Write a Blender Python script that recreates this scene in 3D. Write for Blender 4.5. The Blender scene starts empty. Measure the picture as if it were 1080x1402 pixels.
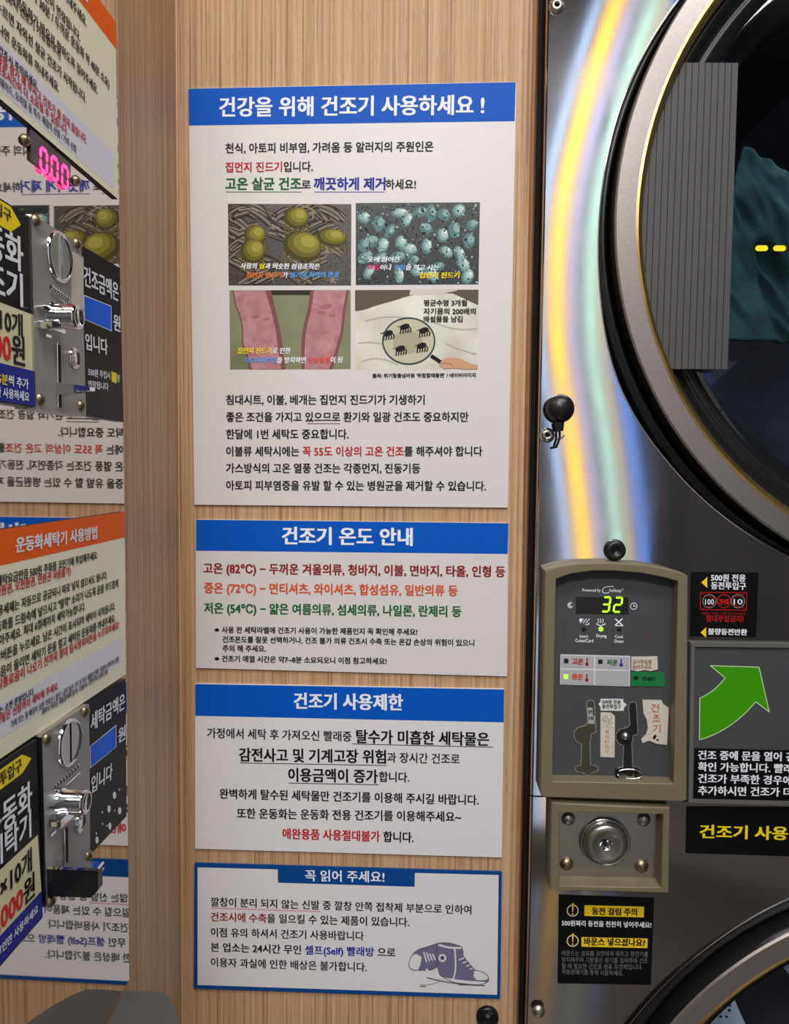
import bpy, math, random
from mathutils import Vector, Matrix, noise
random.seed(4)
S = bpy.context.scene
COL = S.collection
# ------------------------------------------------------------------ camera
H = 1.45                       # camera height above the floor; wall plane is y = 0, camera at y = -1
F, CX, CY = 1060.0, 540.0, 701.0
n_ = Vector((52, -61, F)).normalized()
d_ = Vector((363 - CX, 18600 - CY, F)); d_ = (d_ - n_ * d_.dot(n_)).normalized()
r_ = d_.cross(n_)
M3 = Matrix((r_, n_, -d_))     # camera coords (x right, y down, z forward) -> world
cam_d = bpy.data.cameras.new('camera'); cam = bpy.data.objects.new('camera', cam_d); COL.objects.link(cam)
cam_d.sensor_fit = 'HORIZONTAL'; cam_d.sensor_width = 36.0; cam_d.lens = F / 1080.0 * 36.0
cam_d.clip_start = 0.02; cam_d.clip_end = 50
cx_, cy_, cz_ = M3 @ Vector((1, 0, 0)), M3 @ Vector((0, -1, 0)), M3 @ Vector((0, 0, -1))
cam.matrix_world = Matrix(((cx_[0], cy_[0], cz_[0], 0), (cx_[1], cy_[1], cz_[1], -1.0), (cx_[2], cy_[2], cz_[2], H), (0, 0, 0, 1)))
S.camera = cam
def ray(px, py): return M3 @ Vector((px - CX, py - CY, F))
# ------------------------------------------------------------------ world, exposure
w = bpy.data.worlds.new('world'); S.world = w; w.use_nodes = True
w.node_tree.nodes['Background'].inputs[0].default_value = (0.9, 0.95, 1, 1)
w.node_tree.nodes['Background'].inputs[1].default_value = 0.02
vs = S.view_settings
vs.view_transform = 'Standard'; vs.look = 'None'; vs.exposure = 0.0; vs.gamma = 1.0; vs.use_curve_mapping = False
# ceiling light of the room and an added fill light
def area(name, loc, rot, sx, sy, power, col):
    l = bpy.data.lights.new(name, 'AREA'); l.shape = 'RECTANGLE'; l.size = sx; l.size_y = sy; l.energy = power; l.color = col
    o = bpy.data.objects.new(name, l); COL.objects.link(o); o.location = loc; o.rotation_euler = rot
    return o
CEIL = 3.2
area('overhead_light', (0.5, -1.15, CEIL - 0.06), (0, 0, 0), 1.5, 0.5, 33, (1.0, 0.975, 0.945))
area('overhead_light', (-0.15, -2.5, CEIL - 0.06), (0, 0, 0), 0.7, 0.6, 78, (1.0, 0.98, 0.96))  # added fill light, placed where the dryer steel does not mirror it

# ------------------------------------------------------------------ colours and materials
def lin(c):
    def f(v):
        v /= 255.0
        return v / 12.92 if v <= 0.04045 else ((v + 0.055) / 1.055) ** 2.4
    return (f(c[0]), f(c[1]), f(c[2]), 1)
MATS = {}
def mat(name, col, rough=0.5, metal=0.0, emit=0.0, var=0.0, vscale=200, bump=0.0, bscale=300, stretch=(1, 1, 1), spec=0.5, raw=False):
    if name in MATS: return MATS[name]
    m = bpy.data.materials.new(name); m.use_nodes = True; nt = m.node_tree; b = nt.nodes['Principled BSDF']
    c = col if raw else lin(col)
    b.inputs['Base Color'].default_value = c
    b.inputs['Roughness'].default_value = rough; b.inputs['Metallic'].default_value = metal
    b.inputs['Specular IOR Level'].default_value = spec
    if emit:
        b.inputs['Emission Color'].default_value = c; b.inputs['Emission Strength'].default_value = emit
    if var or bump:
        tc = nt.nodes.new('ShaderNodeTexCoord'); mp = nt.nodes.new('ShaderNodeMapping'); mp.inputs['Scale'].default_value = stretch
        nt.links.new(tc.outputs['Object'], mp.inputs[0])
    if var:
        nz = nt.nodes.new('ShaderNodeTexNoise'); nz.inputs['Scale'].default_value = vscale; nz.inputs['Detail'].default_value = 3
        nt.links.new(mp.outputs[0], nz.inputs['Vector'])
        mr = nt.nodes.new('ShaderNodeMapRange'); mr.inputs[1].default_value = .3; mr.inputs[2].default_value = .7
        mr.inputs[3].default_value = 1 - var; mr.inputs[4].default_value = 1 + var
        nt.links.new(nz.outputs['Fac'], mr.inputs[0])
        mx = nt.nodes.new('ShaderNodeMix'); mx.data_type = 'RGBA'; mx.blend_type = 'MULTIPLY'; mx.inputs[0].default_value = 1
        mx.inputs[6].default_value = c; nt.links.new(mr.outputs[0], mx.inputs[7]); nt.links.new(mx.outputs[2], b.inputs['Base Color'])
    if bump:
        nb = nt.nodes.new('ShaderNodeTexNoise'); nb.inputs['Scale'].default_value = bscale; nb.inputs['Detail'].default_value = 2
        nt.links.new(mp.outputs[0], nb.inputs['Vector'])
        bp = nt.nodes.new('ShaderNodeBump'); bp.inputs['Strength'].default_value = bump; bp.inputs['Distance'].default_value = .001
        nt.links.new(nb.outputs['Fac'], bp.inputs['Height']); nt.links.new(bp.outputs[0], b.inputs['Normal'])
    MATS[name] = m
    return m
def wood(name, light, dark, pore, axis='z'):
    m = bpy.data.materials.new(name); m.use_nodes = True; nt = m.node_tree; b = nt.nodes['Principled BSDF']; L = nt.links.new
    tc = nt.nodes.new('ShaderNodeTexCoord')
    def layer(sc, scale, detail, lo, hi, dist=0.0):
        mp = nt.nodes.new('ShaderNodeMapping'); mp.inputs['Scale'].default_value = sc; L(tc.outputs['Object'], mp.inputs[0])
        nz = nt.nodes.new('ShaderNodeTexNoise'); nz.inputs['Scale'].default_value = scale; nz.inputs['Detail'].default_value = detail
        nz.inputs['Distortion'].default_value = dist
        L(mp.outputs[0], nz.inputs['Vector'])
        r = nt.nodes.new('ShaderNodeMapRange'); r.inputs[1].default_value = lo; r.inputs[2].default_value = hi; L(nz.outputs['Fac'], r.inputs[0])
        return r.outputs[0]
    g1 = layer((1, 1, .006), 230, 4, .38, .64)          # fine streaks of the veneer
    g2 = layer((1, 1, .007), 340, 2, .57, .66)          # dark straight grain lines
    g5 = layer((1, 1, .045), 900, 2, .60, .72)          # short pores
    g3 = layer((1, 1, .04), 640, 2, .60, .72)           # pale ticks
    g4 = layer((1, 1, .08), 9, 2, .3, .7)               # large tone changes
    def mixc(a, bb, fac, k=1.0):
        mx = nt.nodes.new('ShaderNodeMix'); mx.data_type = 'RGBA'
        mu = nt.nodes.new('ShaderNodeMath'); mu.operation = 'MULTIPLY'; mu.inputs[1].default_value = k; L(fac, mu.inputs[0]); L(mu.outputs[0], mx.inputs[0])
        for i, v in ((6, a), (7, bb)):
            if isinstance(v, tuple): mx.inputs[i].default_value = v
            else: L(v, mx.inputs[i])
        return mx.outputs[2]
    c = mixc(lin(light), lin(dark), g1)
    c = mixc(c, lin(pore), g2, .68)
    c = mixc(c, lin(pore), g5, .55)
    c = mixc(c, lin((232, 205, 170)), g3, .35)
    c = mixc(c, lin(dark), g4, .22)
    L(c, b.inputs['Base Color'])
    b.inputs['Roughness'].default_value = .55; b.inputs['Specular IOR Level'].default_value = .3
    bp = nt.nodes.new('ShaderNodeBump'); bp.inputs['Strength'].default_value = .25; bp.inputs['Distance'].default_value = .0006; bp.invert = True
    L(g2, bp.inputs['Height']); L(bp.outputs[0], b.inputs['Normal'])
    return m
WOOD = wood('ash_wood', (204, 168, 134), (176, 138, 102), (112, 78, 50))
WOODE = wood('wood_edge_shaded', (176, 132, 98), (140, 98, 68), (92, 60, 38))  # darker copy of the ash wood; the chamfer's shade is in the colour
def steel(name, col, rough, sc=(1, 1, .02), bstr=.06):
    m = bpy.data.materials.new(name); m.use_nodes = True; nt = m.node_tree; b = nt.nodes['Principled BSDF']; L = nt.links.new
    b.inputs['Base Color'].default_value = lin(col); b.inputs['Metallic'].default_value = 1; b.inputs['Roughness'].default_value = rough
    tc = nt.nodes.new('ShaderNodeTexCoord'); mp = nt.nodes.new('ShaderNodeMapping'); mp.inputs['Scale'].default_value = sc
    nz = nt.nodes.new('ShaderNodeTexNoise'); nz.inputs['Scale'].default_value = 900; nz.inputs['Detail'].default_value = 2
    L(tc.outputs['Object'], mp.inputs[0]); L(mp.outputs[0], nz.inputs['Vector'])
    n2 = nt.nodes.new('ShaderNodeTexNoise'); n2.inputs['Scale'].default_value = 14; n2.inputs['Detail'].default_value = 4; L(tc.outputs['Object'], n2.inputs['Vector'])
    mr = nt.nodes.new('ShaderNodeMapRange'); mr.inputs[3].default_value = rough * .8; mr.inputs[4].default_value = rough * 1.25; mr.inputs[1].default_value = .3; mr.inputs[2].default_value = .7
    L(n2.outputs['Fac'], mr.inputs[0]); L(mr.outputs[0], b.inputs['Roughness'])
    bp = nt.nodes.new('ShaderNodeBump'); bp.inputs['Strength'].default_value = bstr; bp.inputs['Distance'].default_value = .0002
    L(nz.outputs['Fac'], bp.inputs['Height']); L(bp.outputs[0], b.inputs['Normal'])
    return m
STEEL = steel('brushed_steel', (196, 192, 190), .075, (1, 1, .02), .02)
STEELD = steel('dull_steel', (176, 172, 168), .36, (1, 1, 1), .15)
MIRROR = mat('polished_steel', (205, 200, 194), .025, 1)
CHROME = mat('chrome', (225, 225, 228), .08, 1)
CHROMED = mat('worn_chrome', (190, 188, 184), .25, 1, bump=.2, bscale=900)
ZINC = mat('stamped_zinc', (158, 157, 156), .42, .55, var=.12, vscale=1500, bump=.25, bscale=2500)
BRASS = mat('dull_brass', (150, 138, 112), .38, 1)
RUBBER = mat('black_rubber', (20, 19, 20), .35)
BLACKP = mat('black_plastic', (14, 14, 16), .3, var=.05)
BLACKM = mat('matt_black', (9, 9, 9), .8)
BEIGE = mat('beige_plastic', (116, 108, 83), .5, var=.04, vscale=900, bump=.15, bscale=2500)
GREYP = mat('panel_grey', (66, 69, 73), .55, var=.05, vscale=1500, bump=.12, bscale=3000)
HOOD = mat('hood_grey', (76, 74, 72), .55, var=.05, vscale=1500, bump=.2, bscale=2500)
WHITE = mat('board_white', (216, 212, 212), .42, var=.025, vscale=700)
SHEET = mat('pale_board', (222, 221, 224), .45, var=.03, vscale=700)
CREAM = mat('cream_board', (240, 237, 210), .42, var=.03, vscale=500)
BLUE = mat('print_blue', (0, 86, 192), .5, spec=.15)
BLUED = mat('print_dark_blue', (8, 70, 140), .5, spec=.15)
ORANGE = mat('print_orange', (240, 98, 4), .5, spec=.15)
LAV = mat('print_lavender', (226, 226, 240), .42)
def ink(n, c): return mat('ink_' + n, c, .5, spec=.2)
K = ink('black', (14, 14, 18)); WH = ink('white', (236, 240, 250)); RED = ink('red', (190, 24, 30)); GRN = ink('green', (10, 96, 44))
BLU = ink('blue', (22, 34, 150)); DRED = ink('dark_red', (140, 26, 22)); ORG = ink('orange', (214, 84, 36)); YEL = ink('yellow', (250, 222, 20))
GRY = ink('grey', (80, 80, 84)); PINK = ink('pink', (206, 150, 165)); REDB = ink('bright_red', (215, 40, 34)); FADE = ink('faded_red', (200, 150, 140))

# ------------------------------------------------------------------ planes and meshes
class Plane:
    def __init__(s, o, u, v, n): s.o, s.u, s.v, s.n = Vector(o), Vector(u), Vector(v), Vector(n)
    def at(s, a, b, h=0.0): return s.o + s.u * a + s.v * b + s.n * h
    def p(s, px, py, h=0.0):
        v = ray(px, py); o = s.o + s.n * h - cam.matrix_world.translation
        t = o.dot(s.n) / v.dot(s.n); q = v * t + cam.matrix_world.translation - s.o
        return (q.dot(s.u), q.dot(s.v))
    def off(s, h): return Plane(s.o + s.n * h, s.u, s.v, s.n)
    def m(s, px, py):  # metres per pixel (vertical) at a pixel
        a = s.p(px, py); b = s.p(px, py + 10); return math.hypot(b[0] - a[0], b[1] - a[1]) / 10
XM = -.2995
WALL = Plane((0, 0, H), (1, 0, 0), (0, 0, 1), (0, -1, 0))
FACE = WALL.off(.02)                                       # dryer front
LEFT = Plane((XM, 0, H), (0, 1, 0), (0, 0, 1), (1, 0, 0))  # polished steel side
class MB:
    def __init__(s): s.v, s.f, s.mi, s.mats, s.sm = [], [], [], [], []
    def m(s, mt):
        if mt not in s.mats: s.mats.append(mt)
        return s.mats.index(mt)
    def add(s, vs, fs, mt, smooth=False):
        k = len(s.v); s.v += [tuple(v) for v in vs]; i = s.m(mt)
        for f in fs: s.f.append(tuple(k + j for j in f)); s.mi.append(i); s.sm.append(smooth)
    def prism(s, pl, pts, h0, h1, mt, side=None):
        a = sum(pts[i - 1][0] * pts[i][1] - pts[i][0] * pts[i - 1][1] for i in range(len(pts)))
        if a < 0: pts = pts[::-1]
        n = len(pts); vs = [pl.at(x, y, h0) for x, y in pts] + [pl.at(x, y, h1) for x, y in pts]
        s.add(vs, [tuple(range(n, 2 * n)), tuple(range(n - 1, -1, -1))], mt)
        s.add(vs, [(i, (i + 1) % n, n + (i + 1) % n, n + i) for i in range(n)], side or mt)
    def flat(s, pl, pts, h, mt):
        a = sum(pts[i - 1][0] * pts[i][1] - pts[i][0] * pts[i - 1][1] for i in range(len(pts)))
        if a < 0: pts = pts[::-1]
        s.add([pl.at(x, y, h) for x, y in pts], [tuple(range(len(pts)))], mt)
    def lathe(s, pl, c, prof, mt, n=40, sx=1, a0=0, a1=2 * math.pi, sharp=False):
        if sharp:
            for k in range(len(prof) - 1): s.lathe(pl, c, prof[k:k + 2], mt, n, sx, a0, a1)
            return
        full = abs(a1 - a0 - 2 * math.pi) < 1e-6; nn = n if full else n + 1
        vs = []
        for r, h in prof:
            for i in range(nn):
                t = a0 + (a1 - a0) * i / n; vs.append(pl.at(c[0] + r * math.cos(t) * sx, c[1] + r * math.sin(t), h))
        fs = []
        for k in range(len(prof) - 1):
            for i in range(n):
                j = (i + 1) % nn; fs.append((k * nn + j, k * nn + i, (k + 1) * nn + i, (k + 1) * nn + j))
        s.add(vs, fs, mt, True)
    def tube(s, pts, r, mt, n=10):
        vs = []; P = [Vector(p) for p in pts]
        for i, p in enumerate(P):
            t = (P[min(i + 1, len(P) - 1)] - P[max(i - 1, 0)]).normalized()
            a = t.cross(Vector((.3, .2, .93))).normalized(); b = t.cross(a)
            rr = r[i] if isinstance(r, (list, tuple)) else r
            for k in range(n): vs.append(p + a * rr * math.cos(2 * math.pi * k / n) + b * rr * math.sin(2 * math.pi * k / n))
        fs = [(i * n + k, i * n + (k + 1) % n, (i + 1) * n + (k + 1) % n, (i + 1) * n + k) for i in range(len(P) - 1) for k in range(n)]
        s.add(vs, fs, mt, True); e = (len(P) - 1) * n
        s.add(vs, [tuple(range(n - 1, -1, -1)), tuple(range(e, e + n))], mt)
    def build(s, name, parent=None, bevel=0, origin=None):
        me = bpy.data.meshes.new(name); me.from_pydata(s.v, [], s.f)
        for mt in s.mats: me.materials.append(mt)
        me.polygons.foreach_set('material_index', s.mi); me.polygons.foreach_set('use_smooth', s.sm); me.update()
        o = bpy.data.objects.new(name, me); COL.objects.link(o)
        if parent is not None: o.parent = parent
        if bevel:
            b = o.modifiers.new('bevel', 'BEVEL'); b.width = bevel; b.segments = 2; b.limit_method = 'ANGLE'; b.angle_limit = .6
        return o
def tag(o, label=None, cat=None, group=None, kind=None):
    for k, v in (('label', label), ('category', cat), ('group', group), ('kind', kind)):
        if v: o[k] = v
    return o
def empty(name, label, cat, group=None):
    o = bpy.data.objects.new(name, None); COL.objects.link(o); o.empty_display_size = .05
    return tag(o, label, cat, group)
def ell(cx, cy, rx, ry, n=20, a0=0, a1=2 * math.pi, rot=0):
    full = abs(a1 - a0) > 6.28; k = n if full else n + 1; out = []
    for i in range(k):
        t = a0 + (a1 - a0) * i / n; x, y = rx * math.cos(t), ry * math.sin(t)
        out.append((cx + x * math.cos(rot) - y * math.sin(rot), cy + x * math.sin(rot) + y * math.cos(rot)))
    return out
STEP = .00009
GLYPH = {}
def load_glyphs(chars):
    """outline every new character once: one per line, each followed by a bar that tells its advance width"""
    new = sorted(set(chars) - set(GLYPH))
    if not new: return
    c = bpy.data.curves.new('t', 'FONT'); c.resolution_u = 2; c.space_line = 2.0; o = bpy.data.objects.new('t', c)
    c.body = '|\n' + '\n'.join(ch + '|' for ch in new)
    for k in (0, 1): c.materials.append(bpy.data.materials.new('glyph_tmp'))
    for k, ch in enumerate(c.body):
        if ch == '|': c.body_format[k].material_index = 1
    me = bpy.data.meshes.new_from_object(o); co = [v.co for v in me.vertices]
    bars = {}; gl = {}
    for f in me.polygons:
        yc = sum(co[j].y for j in f.vertices) / len(f.vertices); row = int(round((.35 - yc) / 2))
        if f.material_index == 1: bars[row] = min(bars.get(row, 9e9), min(co[j].x for j in f.vertices))
        else: gl.setdefault(row, []).append(tuple(f.vertices))
    for k, ch in enumerate(new):
        row = k + 1; fs = gl.get(row, []); used = sorted({j for f in fs for j in f}); mp = {j: t for t, j in enumerate(used)}
        GLYPH[ch] = ([(co[j].x, co[j].y + row * 2) for j in used], [tuple(mp[j] for j in f) for f in fs], bars[row] - bars[0])
    bpy.data.meshes.remove(me); bpy.data.objects.remove(o); bpy.data.curves.remove(c)
class Print(MB):
    """flat printing on a plane: polygons given in photo pixels, projected on the surface"""
    def __init__(s, pl, h=0.0): super().__init__(); s.pl = pl.off(h); s.k = 1
    def poly(s, pts, mt, lay=None):
        s.k = s.k % 50 + 1
        s.flat(s.pl, [s.pl.p(*q) for q in pts], STEP * (lay or 1) + s.k * .0000014, mt)
    def disc(s, cx, cy, rx, ry, mt, lay=1, n=20, rot=0): s.poly(ell(cx, cy, rx, ry, n, rot=rot), mt, lay)
    def ring(s, cx, cy, r, wd, mt, lay=2, n=28, ry=None, a0=0, a1=2 * math.pi):
        ry = ry or r
        o = ell(cx, cy, r, ry, n, a0, a1); i = ell(cx, cy, r - wd, ry - wd, n, a0, a1); m = len(o)
        for q in range(n): s.poly([o[q], o[(q + 1) % m], i[(q + 1) % m], i[q]], mt, lay)
    def line(s, pts, wd, mt, lay=2):
        for (x0, y0), (x1, y1) in zip(pts, pts[1:]):
            l = math.hypot(x1 - x0, y1 - y0) or 1; nx, ny = -(y1 - y0) / l * wd / 2, (x1 - x0) / l * wd / 2
            s.poly([(x0 + nx, y0 + ny), (x1 + nx, y1 + ny), (x1 - nx, y1 - ny), (x0 - nx, y0 - ny)], mt, lay)
    def text(s, segs, p0, p1, h, mt=None, bold=.025, lay=6, left_from_right=None, italic=0):
        """segs: str or [(str, material)]; bottom-left pixel, bottom-right pixel, glyph height in pixels.
        left_from_right: text runs horizontally in the world, right-aligned at p1, advance width factor given."""
        if isinstance(segs, str): segs = [(segs, mt)]
        V = []; Fs = []; ms = []; pen = 0.0
        load_glyphs(''.join(a for a, _ in segs))
        for a, q in segs:
            if q not in ms: ms.append(q)
            for ch in a:
                gv, gf, adv = GLYPH[ch]; k0 = len(V); V += [Vector((x + pen, y, 0)) for x, y in gv]
                Fs += [(tuple(k0 + j for j in f), ms.index(q)) for f in gf]; pen += adv
        x0 = min(v.x for v in V); x1 = max(v.x for v in V); y0 = min(v.y for v in V); y1 = max(v.y for v in V)
        y1 = max(y1, .8)
        if any(ord(ch) > 0xabff for a, _ in segs for ch in a): y0, y1 = -.075, .835
        hm = h * s.pl.m(*p1); sy = hm / (y1 - y0)
        if left_from_right:
            B = s.pl.p(*p1); wd = sy * (x1 - x0) * left_from_right; A = (B[0] - wd, B[1])
        else: A = s.pl.p(*p0); B = s.pl.p(*p1)
        L = math.hypot(B[0] - A[0], B[1] - A[1]); ux, uy = (B[0] - A[0]) / L, (B[1] - A[1]) / L; sx = L / (x1 - x0)
        em = bold
        offs = [(0, 0)] if not bold else [(-em, -em * .5), (em, -em * .5), (-em, em * .5), (em, em * .5)]
        for k, (ox, oy) in enumerate(offs):
            vs = []
            for v in V:
                a = (v.x - x0 + ox + italic * (v.y - y0)) * sx; b = (v.y - y0 + oy) * sy
                vs.append(s.pl.at(A[0] + ux * a - uy * b, A[1] + uy * a + ux * b, STEP * lay + k * .000012))
            for mi in range(len(ms)):
                fs = [f for f, q in Fs if q == mi]
                if fs:
                    used = sorted({j for f in fs for j in f}); mp = {j: t for t, j in enumerate(used)}
                    s.add([vs[j] for j in used], [tuple(mp[j] for j in f) for f in fs], ms[mi])
def board(name, pl, px, t, mt, label, cat, parent=None, bevel=.0006, side=None, group=None, base=0.0):
    """a flat board whose front face is at pl+base+t; corners in pixels of the front face"""
    f = pl.off(base + t); pts = [f.p(*q) for q in px]; m = MB(); m.prism(pl, pts, base, base + t, mt, side)
    o = m.build(name, parent, bevel)
    return tag(o, label, cat, group)
SEG = {'0': 'abcdef', '1': 'bc', '2': 'abged', '3': 'abgcd', '8': 'abcdefg'}
def seven(mb, pl, c, x0, y0, wd, ht, t, mt, h, slant=.12):
    """seven segment digit in plane metres, lower-left at x0,y0"""
    def bar(ax, ay, bx, by):
        l = math.hypot(bx - ax, by - ay); ux, uy = (bx - ax) / l, (by - ay) / l; g = t * .12
        P = [(ax + ux * g, ay + uy * g), (ax + ux * (g + t / 2) - uy * t / 2, ay + uy * (g + t / 2) + ux * t / 2), (bx - ux * (g + t / 2) - uy * t / 2, by - uy * (g + t / 2) + ux * t / 2),
             (bx - ux * g, by - uy * g), (bx - ux * (g + t / 2) + uy * t / 2, by - uy * (g + t / 2) - ux * t / 2), (ax + ux * (g + t / 2) + uy * t / 2, ay + uy * (g + t / 2) - ux * t / 2)]
        mb.prism(pl, [(x0 + x + slant * y, y0 + y) for x, y in P], h, h + .0004, mt)
    J = {'a': (0, ht, wd, ht), 'b': (wd, ht, wd, ht / 2), 'c': (wd, ht / 2, wd, 0), 'd': (0, 0, wd, 0), 'e': (0, 0, 0, ht / 2), 'f': (0, ht / 2, 0, ht), 'g': (0, ht / 2, wd, ht / 2)}
    for q in SEG[c]: bar(*J[q])

# ------------------------------------------------------------------ the room
def boxm(name, a, b, mt, kind='structure', bevel=0, parent=None):
    m = MB(); (x0, y0, z0), (x1, y1, z1) = a, b
    v = [(x, y, z) for z in (z0, z1) for y in (y0, y1) for x in (x0, x1)]
    m.add(v, [(0, 2, 3, 1), (4, 5, 7, 6), (0, 1, 5, 4), (2, 6, 7, 3), (0, 4, 6, 2), (1, 3, 7, 5)], mt)
    o = m.build(name, parent, bevel)
    if kind: o['kind'] = kind
    return o
PLASTER = mat('room_plaster', (106, 104, 106), .8, var=.06, vscale=3)
FLOORM = mat('floor_tile', (92, 88, 84), .10, var=.1, vscale=4, spec=1.0)
XL, XR, YF = -2.0, 2.3, -4.2
boxm('floor', (XL, YF, -.05), (XR, .9, 0), FLOORM)
boxm('ceiling', (XL, YF, CEIL), (XR, .9, CEIL + .05), PLASTER)
boxm('wall_left', (XL - .05, YF, 0), (XL, .9, CEIL), PLASTER)
boxm('wall_right', (XR, YF, 0), (XR + .05, .9, CEIL), PLASTER)
boxm('wall_front', (XL, YF - .05, 0), (XR, YF, CEIL), PLASTER)
boxm('wall_far', (XL, .9, 0), (XR, .95, CEIL), BLACKM)
# wood board behind the posters, with rounded edge banding on the left and a chamfer on the right
XW0, XW1 = -.3325, .1165
m = MB(); Z0, Z1 = .02, CEIL
m.prism(Plane((0, 0, 0), (1, 0, 0), (0, 1, 0), (0, 0, 1)), [(XW0, .004), (XW0 + .0012, .0006), (XW0 + .003, 0), (XW1, 0), (XW1, .03), (XW0, .03)], Z0, Z1, WOOD)
o = m.build('wall_back'); o['kind'] = 'structure'
m = MB(); m.prism(Plane((0, 0, 0), (1, 0, 0), (0, 1, 0), (0, 0, 1)), [(XW1, .0), (XW1 + .0055, .003), (XW1 + .009, .012), (XW1 + .009, .03), (XW1, .03)], Z0, Z1, WOODE)
o = m.build('trim_1'); o['kind'] = 'structure'
m = MB(); m.prism(Plane((0, 0, 0), (1, 0, 0), (0, 1, 0), (0, 0, 1)), [(XW0 - .0012, .0035), (XW0 - .0008, -.0004), (XW0 + .0006, -.0014), (XW0 + .0018, -.0008), (XW0 + .002, .0035)], Z0, Z1, mat('edging_highlight', (214, 184, 150), .4, var=.05, vscale=300, stretch=(1, 1, .05)))  # highlight of the lit bevel is put into this pale colour
o = m.build('trim_3'); o['kind'] = 'structure'
boxm('wall_gap', (XW1 - .1, .031, 0), (.138, .05, CEIL), BLACKM)
boxm('wall_side', (XL, .031, 0), (XW0 + .04, .06, CEIL), BLACKM)
# slanted wood infill between the wall board and the steel cabinet
m = MB(); m.prism(Plane((0, 0, 0), (1, 0, 0), (0, 1, 0), (0, 0, 1)), [(XW0 + .0005, .003), (XM - .001, -.262), (XM - .02, -.265), (XW0 - .02, .003)], Z0, Z1, WOOD)
o = m.build('trim_2'); o['kind'] = 'structure'
# black cable grommet low on the wood board
c = WALL.p(667, 1391); m = MB()
m.lathe(WALL, c, [(.0001, .004), (.006, .0042), (.0085, .0055), (.0125, .0065), (.0145, .005), (.015, 0)], BLACKP)
m.prism(WALL, [(c[0] - .0012, c[1] - .007), (c[0] + .0012, c[1] - .007), (c[0] + .0012, c[1] + .004), (c[0] - .0012, c[1] + .004)], .004, .0068, RUBBER)
m.lathe(WALL, (c[0], c[1] + .003), [(.0001, .0075), (.0025, .007), (.003, .004)], GREYP, 16)
tag(m.build('furniture_lock'), 'round black plastic lock knob in the wood board under the shoe notice', 'knob')

# ------------------------------------------------------------------ wall posters
T = .003
def poster(name, quad, label, mt=WHITE): return board(name, WALL, quad, T, mt, label, 'poster')
pf = lambda: Print(WALL, T)
# 1: health notice
p1 = poster('notice_board', [(258, 121), (707, 112), (695, 695), (266, 691)], 'tall white notice board with four pictures under its blue header')
q = pf(); q.poly([(258, 121.5), (706, 112.5), (704.5, 166), (258.8, 172)], BLUE)
q.build('header_band', p1)
q = pf()
q.text('건강을 위해 건조기 사용하세요 !', (301, 160), (662, 157), 27, WH, .03)
q.text('천식, 아토피 비부염, 가려움 등 알러지의 주원인은', (309, 210), (593, 207.5), 14, K)
q.text([('집먼지 진드기', RED), ('입니다.', K)], (309, 236), (428, 235), 14, K)
q.text([('고온 살균 건조', GRN)], (309, 260), (412, 260), 17, K, .032)
q.text('로', (413, 259), (425, 259), 12.5, K)
q.text('깨끗하게 제거', (430, 260), (527, 260), 17, BLU, .032)
q.text('하세요!', (528, 259), (569, 259), 13.5, K)
q.line([(309, 263), (413, 263)], 1, GRN); q.line([(430, 263), (527, 263)], 1, BLU)
q.text("출처: 위기탈출넘버원 '위험할때충편' / 네이버이미지", (510, 517.5), (651, 516.5), 6, K, .04)
L = [('침대시트, 이불, 베개는 집먼지 진드기가 기생하기', 554, 581), ('좋은 조건을 가지고 있으므로 환기와 일광 건조도 중요하지만', 577.5, 641), ('한달에 1번 세탁도 중요합니다.', 601, 477)]
for s_, y, x in L: q.text(s_, (310, y), (x, y), 13.5, K)
q.line([(420, 580), (466, 580)], .9, K)
q.text([('이불류 세탁시에는 ', K), ('꼭 55도 이상의 고온 건조', RED), ('를 해주셔야 합니다', K)], (310, 624.5), (660, 624.5), 13.5)
q.text('가스방식의 고온 열풍 건조는 각종먼지, 진동기등', (310, 647.5), (575, 648), 13.5, K)
q.text('아토피 피부염증을 유발 할 수 있는 병원균을 제거할 수 있습니다.', (310, 671), (665, 672), 13.5, K)
q.build('printed_text', p1)
# the four pictures
def photo_mat(name, stops, scale, stretch=(1, 1, 1), dist=1.0, kind='noise', detail=4):
    m = bpy.data.materials.new(name); m.use_nodes = True; nt = m.node_tree; b = nt.nodes['Principled BSDF']; b.inputs['Roughness'].default_value = .4; L = nt.links.new
    tc = nt.nodes.new('ShaderNodeTexCoord'); mp = nt.nodes.new('ShaderNodeMapping'); mp.inputs['Scale'].default_value = stretch; L(tc.outputs['Object'], mp.inputs[0])
    if kind == 'noise':
        t = nt.nodes.new('ShaderNodeTexNoise'); t.inputs['Distortion'].default_value = dist; t.inputs['Detail'].default_value = detail; out = t.outputs['Fac']
    elif kind == 'wave':
        t = nt.nodes.new('ShaderNodeTexWave'); t.inputs['Distortion'].default_value = dist; t.inputs['Detail'].default_value = detail; out = t.outputs['Fac']
    else:
        t = nt.nodes.new('ShaderNodeTexVoronoi'); out = t.outputs['Distance']
    t.inputs['Scale'].default_value = scale; L(mp.outputs[0], t.inputs['Vector'])
    r = nt.nodes.new('ShaderNodeValToRGB'); L(out, r.inputs[0]); L(r.outputs[0], b.inputs['Base Color'])
    e = r.color_ramp.elements
    while len(e) < len(stops): e.new(.5)
    for k, (pos, c) in enumerate(stops): e[k].position = pos; e[k].color = lin(c)
    return m
Q1, Q2, Q3, Q4 = [(312, 279), (481, 279.5), (480.5, 391), (313, 391)], [(487, 278), (657, 277), (655, 389.5), (487, 390.5)], [(314, 397.5), (480, 397), (480, 505.5), (315, 506)], [(486, 397), (655, 396.5), (654, 505.5), (486, 506)]
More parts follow.
